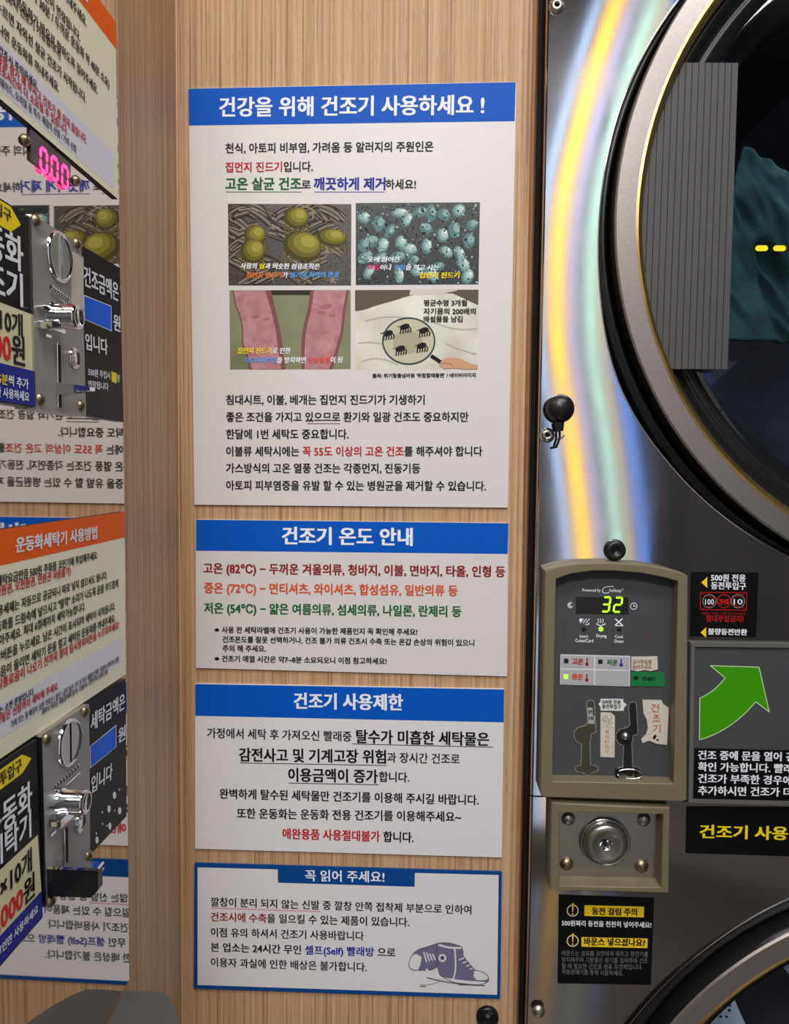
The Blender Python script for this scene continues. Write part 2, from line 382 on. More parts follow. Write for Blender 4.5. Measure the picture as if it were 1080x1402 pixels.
def bez(a, b, c, n=8): return [tuple((1 - t) ** 2 * a[i] + 2 * t * (1 - t) * b[i] + t * t * c[i] for i in (0, 1)) for t in [k / n for k in range(n + 1)]]
# mites on a weave
rng = random.Random(9)
m1 = photo_mat('weave_print', [(.35, (26, 23, 22)), (.65, (84, 76, 70))], 220, (1, 1, 1.6), 2)
q = pf(); q.poly(Q1, m1)
fib = [ink('fibre_a', (66, 58, 53)), ink('fibre_b', (104, 95, 86)), ink('fibre_c', (146, 137, 124)), ink('fibre_d', (44, 38, 35))]
for k in range(46):   # twisted yarns of the cloth, each a bundle of fine strands
    x, y = rng.uniform(322, 470), rng.uniform(286, 386); l = rng.uniform(22, 44); a = (.5 if (int(x / 42) + int(y / 30)) % 2 else -.45) + rng.uniform(-.15, .15)
    for t in range(-3, 4):
        ox, oy = -math.sin(a) * t * 1.5, math.cos(a) * t * 1.5; dx, dy = l * math.cos(a) / 2, l * math.sin(a) / 2
        P_ = bez((x + ox - dx, y + oy - dy), (x + ox * 1.6 + 2, y + oy * 1.6 - 4), (x + ox + dx, y + oy + dy), 5)
        P_ = [(min(479.5, max(314, u)), min(389.5, max(280.5, v))) for u, v in P_]
        q.line(P_, 1.75, fib[(t + k) % 3] if abs(t) < 3 else fib[3], 2)
for cx, cy in [(375, 311), (428, 291), (336, 360), (449, 345), (455, 382), (372, 379)]:
    for k in range(16):
        a = rng.uniform(0, 6.28); r = rng.uniform(3, 11); q.line([(cx, cy), (cx + r * math.cos(a), max(282, min(389, cy + r * math.sin(a))))], .9, fib[2], 2)
ol = [ink('mite_a', (70, 66, 18)), ink('mite_b', (104, 98, 28)), ink('mite_c', (134, 128, 42)), ink('mite_d', (160, 154, 70))]
for cx, cy, rx, ry, rot in [(406, 298, 17, 15, .2), (349, 322, 15, 14, .1), (346, 344, 17, 17, -.1), (414, 337, 27, 20, .25), (454, 325, 21, 12, .15)]:
    for k in range(6):
        x = cx - rx * .8 + rx * 1.6 * k / 5; q.line(bez((x, cy), (x - 4 + k, cy + ry), (x - 2 + k, cy + ry * 1.6), 5), 1.8, ol[1], 3); q.line(bez((x + 1.2, cy), (x - 2.6 + k, cy + ry), (x - .6 + k, cy + ry * 1.55), 5), .8, ol[0], 3)
    for k, f in enumerate((1, .86, .66, .4)): q.disc(cx + rx * .1 * k, cy - ry * .1 * k, rx * f, ry * f, ol[k], 4 + k, 22, rot)
q.text([('사람의 ', WH), ('살', YEL), ('과 비슷한 섬유조직은', WH)], (329, 368), (437, 369), 8, None, .03, 9, italic=.15)
q.text([('집먼지 진드기', ink('pic_orange', (235, 120, 40))), ('가 ', WH), ('살기에 최적의 환경', ink('pic_blue', (90, 160, 235)))], (337, 381), (463, 380), 8, None, .03, 9, italic=.15)
q.build('photo_print', p1)
m2 = photo_mat('dark_mites_print', [(.45, (2, 6, 10)), (.62, (8, 26, 34)), (.85, (70, 104, 110))], 240, (1, 1, 1), 1.5)
q = pf(); q.poly(Q2, m2)
tl = [ink('pale_mite_a', (92, 128, 130)), ink('pale_mite_b', (140, 172, 170)), ink('pale_mite_c', (178, 205, 200)), ink('pale_mite_d', (222, 238, 234))]
pts = [(519, 306), (557, 301), (547, 283), (583, 313), (508, 330), (524, 336), (549, 332), (560, 341), (584, 337), (606, 322), (611, 345), (590, 290), (608, 294), (629, 347), (648, 308), (642, 330), (622, 314), (498, 298), (494, 335), (566, 356), (545, 352), (634, 362), (575, 285), (520, 353), (600, 365), (571, 372), (546, 380), (505, 372), (628, 285), (534, 316), (497, 352), (640, 380), (590, 378)]
for cx, cy in pts:
    rx, ry = rng.uniform(9, 13), rng.uniform(6, 8.5); cx = min(max(cx, 488 + rx), 655 - rx); cy = min(max(cy, 279 + rx), 389 - rx); rot = rng.uniform(0, 3)
    jit = [rng.uniform(.92, 1.08) for _ in range(18)]; dim = rng.random() < .35
    for k, f in enumerate((1, .8, .55, .2)):
        if dim and k == 3: continue
        o_ = ell(0, 0, rx * f, ry * f, 18, rot=rot); q.poly([(cx + rx * .12 * k + u * g, cy - ry * .14 * k + v * g) for (u, v), g in zip(o_, jit)], tl[max(0, k - 1) if dim else k], 2 + k)
dk = ink('deep_teal', (10, 22, 30))
for k in range(420):
    x, y = rng.uniform(489, 653), rng.uniform(280, 388); q.disc(x, y, rng.uniform(.5, 2), rng.uniform(.5, 1.5), rng.choice([dk, dk, dk, tl[0], tl[2]]), 6, 6, rng.uniform(0, 3))
q.text('옷에 떨어진', (503, 359), (546, 359), 7.5, WH, .03, 9, italic=.15)
q.text([('비듬', ink('pic_pink', (230, 50, 120))), ('이나 ', WH), ('각질', ink('pic_blue', (90, 160, 235))), ('을 먹고 사는', WH)], (504, 370), (600, 370), 7.5, None, .03, 9, italic=.15)
q.text('집먼지 진드기', (574, 381), (628, 381), 8, YEL, .035, 9, italic=.15)
q.build('photo_print', p1)
m3 = photo_mat('olive_print', [(.3, (112, 118, 82)), (.7, (136, 142, 106))], 14, (1, 1, 1), .3)
skin = photo_mat('skin_print', [(.3, (164, 104, 112)), (.5, (182, 124, 130)), (.7, (196, 144, 148))], 60, (1, 1, 1), .6)
skd = ink('skin_shade', (128, 80, 82)); q = pf(); q.poly(Q3, m3)
q.poly([(366, 397.4), (430, 397.2), (424, 404), (372, 404)], ink('sleeve', (46, 44, 40)), 2)
q.poly([(318, 398)] + bez((322, 420), (333, 440), (331, 470)) + [(336, 488), (341, 506), (391, 506), (388, 480)] + bez((384, 455), (378, 425), (371, 398)), skd, 2)
q.poly([(320, 398)] + bez((324, 420), (335, 440), (333, 470)) + [(340, 488), (345, 505.5), (385, 505.5), (381, 480)] + bez((378, 455), (372, 425), (363, 398)), skin, 3)
q.poly([(425, 397.5)] + bez((421, 425), (413, 450), (412, 478)) + [(413, 505.7), (455, 505.7), (462, 486)] + bez((470, 455), (472, 430), (478, 397.5)), skd, 2)
q.poly([(430, 397.5)] + bez((426, 425), (418, 450), (417, 478)) + [(417, 505.6), (450, 505.6), (457, 486)] + bez((466, 455), (468, 430), (474, 397.5)), skin, 3)
for cx, cy in [(350, 434), (365, 437), (440, 428), (455, 432), (446, 420)]: q.disc(cx, cy, rng.uniform(5, 9), rng.uniform(2, 4), ink('rash', (172, 104, 112)), 4, 14, rng.uniform(-.3, .3))
q.text([('집먼지 진드기', YEL), ('로 인한', WH)], (325, 484.5), (397, 484.5), 8.5, None, .03, 9, italic=.15)
q.text([('아토피피부염', ink('pic_blue', (90, 160, 235))), ('을 방치하면 ', WH), ('만성질병', ink('pic_red', (230, 90, 80))), ('이 됨', WH)], (334, 497.5), (468, 497), 8.5, None, .03, 9, italic=.15)
q.build('photo_print', p1)
m4 = photo_mat('pillow_print', [(.3, (196, 194, 182)), (.7, (228, 227, 218))], 22, (1, 1, 1), .4)
q = pf(); q.poly(Q4, m4)
q.poly([(486, 397.2), (655, 396.6), (654.6, 418)] + bez((620, 402), (575, 398), (545, 410)) + bez((510, 420), (500, 425), (486, 426)), ink('brown_grey', (92, 86, 72)), 2)
q.poly(bez((560, 404), (600, 404), (625, 398)) + [(626, 397), (562, 397)], ink('pillow_pale', (208, 205, 190)), 3)
for a, b, c in [((500, 440), (530, 430), (560, 436)), ((490, 470), (520, 465), (545, 480)), ((592, 440), (620, 455), (652, 450)), ((610, 470), (630, 480), (652, 485)), ((495, 495), (520, 485), (545, 500))]:
    q.line(bez(a, b, c), 1.6, ink('fold', (180, 177, 162)), 3)
q.disc(559.5, 467, 35, 31, ink('lens_pale', (196, 192, 168)), 4, 36)
q.disc(558, 468, 20, 16, ink('lens_shade', (170, 168, 140)), 5, 24)
for cx, cy in [(531, 459), (554, 450), (580, 455), (548, 480), (577, 476)]:
    q.disc(cx, cy - 2.5, 7, 4, K, 6, 14, -.35)
    for k in range(5): q.line(bez((cx - 5 + k * 2.5, cy - 3), (cx - 5 + k * 4, cy), (cx - 6 + k * 3.2, cy + 7.5 - k * .5), 4), 1.8, K, 6)
    q.line([(cx - 5, cy - 4), (cx - 10, cy - 2)], 1, K, 6)
q.ring(559.5, 467, 36.5, 2, ink('lens_rim', (48, 66, 64)), 7, 40, 32.5)
q.line([(590, 487), (605, 497)], 5, K, 7)
q.poly(bez((601, 500), (606, 488), (618, 490)) + bez((630, 491), (642, 498), (654, 500)) + [(654, 505.3), (636, 505.5), (622, 504), (608, 505)], ink('hand_skin', (206, 158, 124)), 8)
q.line(bez((604, 498), (614, 496), (620, 501)), 1, ink('hand_line', (150, 100, 74)), 9)
for s_, y, x in [('평균수명 3개월', 419, 639), ('자기몸의 200배의', 430.5, 651), ('배설물을 남김', 441, 633)]: q.text(s_, (580, y), (x, y), 8.5, K, .03, 10)
q.build('photo_print', p1)
# 2: temperatures
p2 = poster('notice_board', [(268, 711), (696, 716), (694, 926), (268, 914.5)], 'white drying temperature board with red, orange and green lines under a blue header')
q = pf(); q.poly([(268.5, 711.5), (696, 716.5), (695, 758.5), (268.5, 754)], BLUE); q.build('header_band', p2)
q = pf()
q.text('건조기 온도 안내', (387, 745), (564, 747), 24, WH, .035)
q.text('고온 (82℃) − 두꺼운 겨울의류, 청바지, 이불, 면바지, 타올, 인형 등', (279, 785), (691, 790), 15, DRED, .03)
q.text('중온 (72℃) − 면티셔츠, 와이셔츠, 합성섬유, 일반의류 등', (280, 812), (626, 816), 15, ORG, .03)
q.text('저온 (54℃) − 얇은 여름의류, 섬세의류, 나일론, 란제리 등', (280, 839.5), (631, 844.5), 15, GRN, .03)
q.text('※', (294, 864.5), (300, 864.5), 6, K)
q.text('사용 전 세탁라벨에 건조기 사용이 가능한 제품인지 꼭 확인해 주세요!', (304, 866.5), (571, 869.5), 9, K, .03)
q.text('건조온도를 잘못 선택하거나, 건조 불가 의류 건조시 수축 또는 온갑 손상의 위험이 있으니', (305, 879.5), (649, 884.5), 9, K, .03)
q.text('주의 해 주세요.', (305, 892), (364, 892.5), 9, K, .03)
q.text('※', (294, 904), (300, 904), 6, K)
q.text('건조기 예열 시간은 약7~8분 소요되오니 이점 참고하세요!', (304, 906), (529, 909.5), 9, K, .03)
q.build('printed_text', p2)
# 3: limits
p3 = poster('notice_board', [(267, 936), (690, 943.5), (687, 1174), (267, 1162)], 'white board with one red last line, under the temperature board', SHEET)
q = pf(); q.poly([(267.3, 936.5), (690, 944), (689.5, 989), (267.3, 980)], BLUE); q.build('header_band', p3)
q = pf()
q.text('건조기 사용제한', (403, 970), (551, 972.5), 22, WH, .035)
q.text('가정에서 세탁 후 가져오신 빨래중', (284, 1010), (481, 1015), 14, K, .018)
q.text('탈수가 미흡한 세탁물은', (488, 1017), (669, 1021), 18.5, K, .03)
q.line([(482, 1018.5), (675, 1023)], 1, K)
q.text('감전사고 및 기계고장 위험', (328, 1042), (528, 1045), 18.5, K, .03); q.text('과 장시간 건조로', (530, 1043.5), (629, 1046), 14, K, .018)
q.line([(328, 1044.5), (529, 1048)], 1, K)
q.text('이용금액이 증가', (395, 1069.5), (517, 1072), 18.5, K, .03); q.text('합니다.', (519, 1070), (560, 1071), 14, K)
q.line([(395, 1072), (518, 1074.5)], 1, K)
q.text('완벽하게 탈수된 세탁물만 건조기를 이용해 주시길 바랍니다.', (301, 1093), (655, 1102), 14, K)
q.text('또한 운동화는 운동화 전용 건조기를 이용해주세요~', (325, 1120), (631, 1125), 14, K)
q.text([('애완용품 사용절대불가', RED), (' 합니다.', K)], (387, 1148), (566, 1153.5), 14.5, None, .03)
q.build('printed_text', p3)
# 4: shoe notice
p4 = poster('notice_board', [(266, 1182), (687, 1194), (684.5, 1367.5), (265, 1353.5)], 'blue-bordered board with a sneaker drawing, lowest on the wood panel', BLUED)
q = pf(); q.poly([(270.5, 1187.5), (682.5, 1198), (680.5, 1362), (270.5, 1348.5)], SHEET, 1)
q.poly([(380, 1186), (568, 1191.5), (567.5, 1214), (380.5, 1208.5)], BLUED, 2); q.build('border_print', p4)
q = pf()
q.text('꼭 읽어 주세요!', (418, 1206), (526, 1208), 15.5, WH, .02)
q.text('깔창이 분리 되지 않는 신발 중 깔창 안쪽 접착제 부분으로 인하여', (289, 1240.5), (645, 1251.5), 12.5, K, .02)
q.text([('건조시에 수축', DRED), ('을 일으킬 수 있는 제품이 있습니다.', K)], (289, 1261), (560, 1268.5), 12.5, K, .022)
q.line([(289, 1243), (360, 1245.5), (439, 1248)], 1.5, PINK)
q.text('이점 유의 하셔서 건조기 사용바랍니다', (289, 1282), (498, 1287.5), 12.5, K, .02)
q.text([('본 업소는 24시간 무인 ', K), ('셀프(Self) 빨래방', BLU), (' 으로', K)], (289, 1302.5), (541, 1310), 12.5, K, .025)
q.text('이용자 과실에 인한 배상은 불가합니다.', (289, 1323), (502, 1330), 12.5, K, .02)
q.build('printed_text', p4)
PUR = ink('shoe_purple', (112, 108, 136)); OUT = ink('shoe_line', (92, 84, 90)); PALE = ink('shoe_white', (222, 220, 222))
q = pf()
rear = bez((560, 1318), (564, 1300), (582, 1297)) + bez((600, 1291), (604, 1290), (612, 1296)) + [(612, 1316), (590, 1328), (575, 1328)] + bez((570, 1328), (558, 1328), (560, 1318))
q.poly(rear, PUR, 2); q.line(rear + rear[:1], 1, OUT, 5)
q.poly(bez((560, 1318), (563, 1306), (570, 1306)) + bez((577, 1310), (576, 1322), (572, 1328)) + bez((564, 1328), (559, 1324), (560, 1318)), PALE, 3)
for k in range(4): q.line([(580 + k * 4, 1303 + k), (584 + k * 4, 1317 - k)], 1.8, PALE, 4)
front = bez((598, 1292), (612, 1287), (632, 1296)) + bez((634, 1304), (632, 1308), (640, 1316)) + bez((650, 1328), (660, 1328), (668, 1336)) + bez((669, 1342), (664, 1348), (650, 1348)) + bez((630, 1348), (612, 1342), (602, 1334)) + [(598, 1320)]
q.poly(front, PUR, 5); q.line(front + front[:1], 1, OUT, 8)
q.poly(bez((650, 1329), (661, 1328), (668, 1336)) + bez((668, 1340), (660, 1343), (652, 1341)) + [(648, 1336)], PALE, 6)
q.line(bez((586, 1335), (620, 1344), (664, 1346)), 4, PALE, 6); q.line(bez((584, 1338), (620, 1348), (664, 1349)), 1.2, OUT, 7)
q.line(bez((584, 1326), (588, 1338), (602, 1336)), 3, PALE, 6)
for k in range(5): q.line([(628 + k * 5, 1314 + k * 4.2), (638 + k * 5, 1310 + k * 4.5)], 1.6, PALE, 7)
q.line(bez((622, 1296), (626, 1330), (620, 1340)), 2, PALE, 7); q.line(bez((600, 1293), (616, 1299), (632, 1297)), 2.6, PALE, 7)
q.line(bez((575, 1348), (590, 1350), (604, 1342)), 1.5, ink('shoe_pale_line', (170, 164, 168)), 3)
q.disc(605.5, 1311, 6.4, 6.4, PALE, 8, 20); q.ring(605.5, 1311, 6.4, .8, OUT, 9)
q.poly([(605.5 + (4.6 if k % 2 == 0 else 1.9) * math.sin(k * math.pi / 5), 1311 - (4.6 if k % 2 == 0 else 1.9) * math.cos(k * math.pi / 5)) for k in range(10)], ink('star', (50, 54, 90)), 9)
q.line([(575, 1350), (583, 1350)], .9, K, 9)
q.build('sneaker_drawing', p4)

# ------------------------------------------------------------------ stacked dryer on the right
dry = empty('stacked_dryer', 'stacked stainless steel coin dryer with round glass doors beside the wood panel', 'dryer')
X0 = .1345; XRT = 1.30; UC = (.660, .2994); LC = (.668, -.962); SEAM = -.4205
outp = [(921, 7), (888, 62), (857, 121), (837, 185), (823, 267), (818, 339), (821, 392), (835.5, 496), (857, 553), (893, 607), (950, 673), (1003, 717), (1080, 763)]
OC = (.637, .288)
tab = sorted((math.atan2(b - OC[1], a - OC[0]) % (2 * math.pi), math.hypot(a - OC[0], b - OC[1]) - .4424) for a, b in [FACE.p(*q_) for q_ in outp])
def orad(t):
    t %= 2 * math.pi
    if t < tab[0][0]: return .4424 + tab[0][1] * max(0, 1 - (tab[0][0] - t) / .4)
    if t > tab[-1][0]: return .4424 + tab[-1][1] * max(0, 1 - (t - tab[-1][0]) / .4)
    for (a, u), (b, v) in zip(tab, tab[1:]):
        if a <= t <= b: return .4424 + u + (v - u) * (t - a) / (b - a)
def orads(t): return sum(orad(t + k * .03) for k in range(-4, 5)) / 9
NO = 256
OUTL = [(OC[0] + orads(2 * math.pi * k / NO) * math.cos(2 * math.pi * k / NO), OC[1] + orads(2 * math.pi * k / NO) * math.sin(2 * math.pi * k / NO)) for k in range(NO)]
OUTW = [(OC[0] + .4424 * math.cos(2 * math.pi * k / NO) + .019, LC[1] + .0 + .47 * math.sin(2 * math.pi * k / NO)) for k in range(NO)]
OUTW = [(.70 + .51 * math.cos(2 * math.pi * k / NO), -.9935 + .51 * math.sin(2 * math.pi * k / NO)) for k in range(NO)]
def xspan(poly, z):
    xs = []
    for (a, b), (c, d) in zip(poly, poly[1:] + poly[:1]):
        if (b - z) * (d - z) < 0: xs.append(a + (c - a) * (z - b) / (d - b))
    return (min(xs), max(xs)) if len(xs) >= 2 else None
# sheet metal warp, shaped to bend the mirrored added light bars beside the door
BAND = [(-.30, .200), (-.118, .193), (0, .178), (.06, .170), (.13, .153), (.25, .149), (.33, .154), (.42, .173), (.50, .193), (.60, .2235), (.75, .27)]
def band(z):
    if z <= BAND[0][0]: return BAND[0][1]
    if z >= BAND[-1][0]: return BAND[-1][1]
    for i, ((a, u), (b, v)) in enumerate(zip(BAND, BAND[1:])):
        if a <= z <= b: return u + (v - u) * (z - a) / (b - a)
def bands(z): return sum(band(z + k * .012) for k in range(-4, 5)) / 9
LY = -1.9; D2 = -(LY + .02); KX = 1 + D2 / .98; XS = KX * .162
def warp(x, z):
    hx = (XS - KX * bands(z)) / (2 * D2)
    g = x - .20
    if x > .29: t = min(1, (x - .29) / .035); g = .09 * (1 - t * t * (3 - 2 * t))
    t = min(1, max(0, (-.12 - z) / .08))
    return hx * g * (1 - t * t * (3 - 2 * t))
def sheet(name, z0, z1, hole, wf, parent):
    N, Mc = 170, 26; zs = sorted(set([z0 + (z1 - z0) * k / N for k in range(N + 1)]))
    hz = [p[1] for p in hole]; top, bot = max(hz), min(hz)
    zs = sorted(set(zs + [min(z1, top - 1e-4), max(z0, bot + 1e-4)] + [top - .0015, top - .004] + [bot + .0015]))
    zs = [z for z in zs if z0 <= z <= z1]
    V = []; Fc = []; cx = (min(p[0] for p in hole) + max(p[0] for p in hole)) / 2
    for sgn in (0, 1):
        base = len(V)
        for z in zs:
            sp = xspan(hole, z) or (cx, cx); a, b = (X0, sp[0]) if sgn == 0 else (sp[1], XRT)
            for k in range(Mc + 1):
                x = a + (b - a) * k / Mc; V.append(WALL.at(x, z, .02 + (-wf(x, z))))
        for i in range(len(zs) - 1):
            for k in range(Mc): p = base + i * (Mc + 1) + k; Fc.append((p, p + 1, p + Mc + 2, p + Mc + 1))
    # left return edge, rounded
    base = len(V)
    for z in zs:
        for dx, dh in ((0, 0), (-.0016, -.0006), (-.0028, -.002), (-.0032, -.005), (-.0032, -.03)): V.append(WALL.at(X0 + dx, z, .02 - wf(X0, z) + dh))
    for i in range(len(zs) - 1):
        for k in range(4): p = base + i * 5 + k; Fc.append((p + 1, p, p + 5, p + 6))
    # rolled lip round the opening
    base = len(V); c = (sum(p[0] for p in hole) / len(hole), sum(p[1] for p in hole) / len(hole)); n = len(hole)
    for x, z in hole:
        r = math.hypot(x - c[0], z - c[1]); ux, uz = (x - c[0]) / r, (z - c[1]) / r; zz = min(z1, max(z0, z))
        for di, dh in ((0, 0), (.0012, .0005), (.0026, -.0004), (.0036, -.003), (.0038, -.03)): V.append(WALL.at(x - ux * di, z - uz * di, .02 - wf(x, z) + dh))
    for i in range(n):
        for k in range(4):
            j = (i + 1) % n; z = (hole[i][1] + hole[j][1]) / 2
            if z0 < z < z1: Fc.append((base + i * 5 + k, base + i * 5 + k + 1, base + j * 5 + k + 1, base + j * 5 + k))
    m = MB(); m.add(V, Fc, STEEL, True); return m.build(name, parent)
fp1 = sheet('front_panel', SEAM + .001, 1.0, OUTL, warp, dry)
def warp2(x, z):   # lower sheet leans and bulges a little at its bottom corner
    t = max(0, (-.55 - z)) ; return .0 + .22 * t * t - .0 * x
fp2 = sheet('front_panel', -1.44, SEAM - .001, OUTW, warp2, dry)
m = MB()
m.prism(Plane((0, 0, H), (1, 0, 0), (0, 0, 1), (0, -1, 0)), [(X0 + .002, -1.44), (XRT, -1.44), (XRT, 1.0), (X0 + .002, 1.0)], -.80, -.02, BLACKM)
# body as a rear shell: sides, top, back around the drums
m = MB()
for a, b in (((X0 - .003, -1.44), (X0 + .001, 1.0)), ((XRT - .003, -1.44), (XRT, 1.0)), ((X0, .997), (XRT, 1.0)), ((X0, -1.44), (XRT, -1.437)), ((X0, SEAM - .01), (XRT, SEAM + .01))):
    m.prism(WALL, [a, (b[0], a[1]), b, (a[0], b[1])], -.8, .0, STEELD if a[0] < .2 else BLACKM)
m.prism(WALL, [(X0, -1.44), (XRT, -1.44), (XRT, 1.0), (X0, 1.0)], -.81, -.8, BLACKM)
m.build('cabinet_shell', dry)
GLASS = bpy.data.materials.new('door_glass'); GLASS.use_nodes = True; nt = GLASS.node_tree; nt.nodes.clear()
o_ = nt.nodes.new('ShaderNodeOutputMaterial'); t_ = nt.nodes.new('ShaderNodeBsdfTransparent'); t_.inputs[0].default_value = (.62, .66, .72, 1)
g_ = nt.nodes.new('ShaderNodeBsdfGlossy'); g_.inputs['Roughness'].default_value = .06; fr = nt.nodes.new('ShaderNodeFresnel'); fr.inputs[0].default_value = 1.5; mx = nt.nodes.new('ShaderNodeMixShader')
nt.links.new(fr.outputs[0], mx.inputs[0]); nt.links.new(t_.outputs[0], mx.inputs[1]); nt.links.new(g_.outputs[0], mx.inputs[2]); nt.links.new(mx.outputs[0], o_.inputs[0])
DRUM = mat('drum_steel', (78, 80, 92), .5, .6, var=.25, vscale=9, stretch=(1, 1, 1))
RINGM = mat('door_ring_metal', (164, 157, 154), .3, .8, var=.1, vscale=500, bump=.15, bscale=1500)
GOLDM = steel('gold_reflection_bevel', (176, 150, 92), .32, (1, 1, 1), .3)  # yellow reflection on the bevel is put into its colour
def door(c, hole, parent):
    d = MB(); d.lathe(WALL, c, [(.4465, -.01), (.4475, .0475)], RUBBER, 160)
    d.lathe(WALL, c, [(.4475, .0475), (.4455, .0502), (.4230, .0508)], RINGM, 160, sharp=True)
    d.lathe(WALL, c, [(.4230, .0508), (.4200, .0515), (.4172, .0500), (.4140, .0440)], GOLDM, 160, sharp=True)
    d.lathe(WALL, c, [(.4140, .0440), (.4125, .040), (.4125, .012)], GOLDM, 160, sharp=True)
    dd = d.build('door', parent)
    g = MB(); cc = (sum(p[0] for p in hole) / len(hole), sum(p[1] for p in hole) / len(hole))
    g.lathe(WALL, c, [(.40, -.03), (.53, -.03)], BLACKM, 120)   # backing plate inside the opening
    g.lathe(WALL, c, [(.449, -.03), (.449, .012), (.4515, .0165), (.4555, .0165), (.458, .013), (.461, .0135), (.463, .010), (.464, -.03)], RUBBER, 160)
    g.build('outer_gasket', dd)
    g = MB(); g.lathe(WALL, c, [(.4124, .024), (.408, .026), (.402, .020), (.396, .014), (.392, .0145), (.388, .018), (.3855, .012), (.380, .004), (.377, .004), (.375, -.004)], RUBBER, 160)
    g.build('inner_gasket', dd)
    g = MB(); g.lathe(WALL, c, [(.3758, .003), (.37, .004), (.0005, .0045)], GLASS, 120); g.build('door_glass', dd)
    g = MB(); g.lathe(WALL, c, [(.40, -.03), (.355, -.035), (.35, -.05)], BLACKM, 120)
    g.lathe(WALL, c, [(.35, -.05), (.37, -.055), (.372, -.72), (.12, -.74), (.0005, -.74)], DRUM, 120)
    for k in range(4):
        a = .5 + k * math.pi / 2; q0 = (c[0] + .36 * math.cos(a), c[1] + .36 * math.sin(a)); q1 = (c[0] + .29 * math.cos(a + .05), c[1] + .29 * math.sin(a + .05))
        nx, ny = -math.sin(a) * .03, math.cos(a) * .03
        g.prism(WALL, [(q0[0] - nx, q0[1] - ny), q1, (q0[0] + nx, q0[1] + ny)], -.70, -.08, DRUM)
    g.build('drum', parent)
    return dd
d1 = door(UC, OUTL, dry); d2 = door(LC, OUTW, dry)
for nm, cc_, pw in (('drum_fill_light', UC, .8),):  # added light inside the drum, brightens the cloth
    l = bpy.data.lights.new(nm, 'POINT'); l.energy = pw; l.color = (.75, .85, 1); l.shadow_soft_size = .02; o = bpy.data.objects.new(nm, l); COL.objects.link(o); o.location = (cc_[0] - .12, .12, H + cc_[1] + .27)
# striped card behind the ring of the upper door: separate strips
SP = WALL.off(.034)
base = [SP.p(*q_) for q_ in [(938 - 62, 86), (1010.5, 86.5), (996, 505.5), (918 - 58, 505)]]
card = MB(); RC = .4118
STR = mat('strip_grey', (74, 73, 73), .6, var=.06, vscale=1500); STRL = mat('strip_line', (22, 22, 24), .7)
def clip_strip(u0, u1):
    """strip between fractions u0,u1 of the card, cut by the ring circle"""
    (ax, ay), (bx, by), (cx, cy), (dx, dy) = base
    def P(u, v): tx, ty = ax + (bx - ax) * u, ay + (by - ay) * u; lx, ly = dx + (cx - dx) * u, dy + (cy - dy) * u; return (tx + (lx - tx) * v, ty + (ly - ty) * v)
    L_ = []; R_ = []
    for k in range(61):
        v = k / 60
        pr, pl_ = P(u1, v), P(u0, v)
        if math.hypot(pr[0] - UC[0], pr[1] - UC[1]) < RC:
            if math.hypot(pl_[0] - UC[0], pl_[1] - UC[1]) >= RC:
                lo, hi = u0, u1
                for _ in range(18):
                    mid = (lo + hi) / 2; t = P(mid, v)
                    if math.hypot(t[0] - UC[0], t[1] - UC[1]) < RC: hi = mid
                    else: lo = mid
                pl_ = P(hi, v)
            L_.append(pl_); R_.append(pr)
    if len(L_) < 2: return None
    return L_ + R_[::-1]
NS = 15
for k in range(NS):
    pts = clip_strip(k / NS + .004, (k + 1) / NS - .004)
    if pts:
        m = MB(); m.prism(SP, pts, 0, .0009, STR); m.build('strip', d1)
pts = clip_strip(.0, 1.0); m = MB(); m.prism(SP, pts, -.001, 0, STRL); m.build('card_backing', d1)
# glowing yellow dashes on the glass, put there in place of a reflection
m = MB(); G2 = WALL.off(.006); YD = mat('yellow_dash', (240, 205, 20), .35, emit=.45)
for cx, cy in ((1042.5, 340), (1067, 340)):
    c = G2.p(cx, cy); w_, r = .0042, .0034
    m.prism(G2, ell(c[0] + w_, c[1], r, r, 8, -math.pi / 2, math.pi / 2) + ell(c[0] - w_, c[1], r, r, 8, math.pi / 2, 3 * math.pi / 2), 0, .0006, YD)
m.build('reflection_dash', d1)
# damp cloth tumbling behind the glass
CL = mat('teal_cloth', (50, 92, 92), .9, var=.35, vscale=22, bump=.5, bscale=60)
CP = WALL.off(-.06); V = []; Fc = []; NX, NY = 46, 60
for j in range(NY + 1):
    for i in range(NX + 1):
        u, v = i / NX, j / NY; px = 985 + 190 * u; py = 205 + 260 * v
        wl = 985 + 30 * math.sin(v * 5) * v + 40 * max(0, v - .6); px = wl + (1190 - wl) * u
        if v < .35: px += (1 - v / .35) * 30 * (1 - u)
        a, b = CP.p(px, py); h = .035 * noise.noise(Vector((a * 14 + b * 6, b * 10, 1))) + .009 * (1 - abs(noise.noise(Vector((a * 40 + b * 26, b * 14 - a * 8, 4)))) * 3) - .05 * u
        V.append(CP.at(a, b - .05 * u * (1 - v), h))
for j in range(NY):
    for i in range(NX): p = j * (NX + 1) + i; Fc.append((p, p + NX + 1, p + NX + 2, p + 1))
m = MB(); m.add(V, Fc, CL, True); o = m.build('damp_cloth'); md = o.modifiers.new('s', 'SOLIDIFY'); md.thickness = .004
tag(o, 'teal cloth tumbling behind the glass of the upper dryer door', 'laundry')
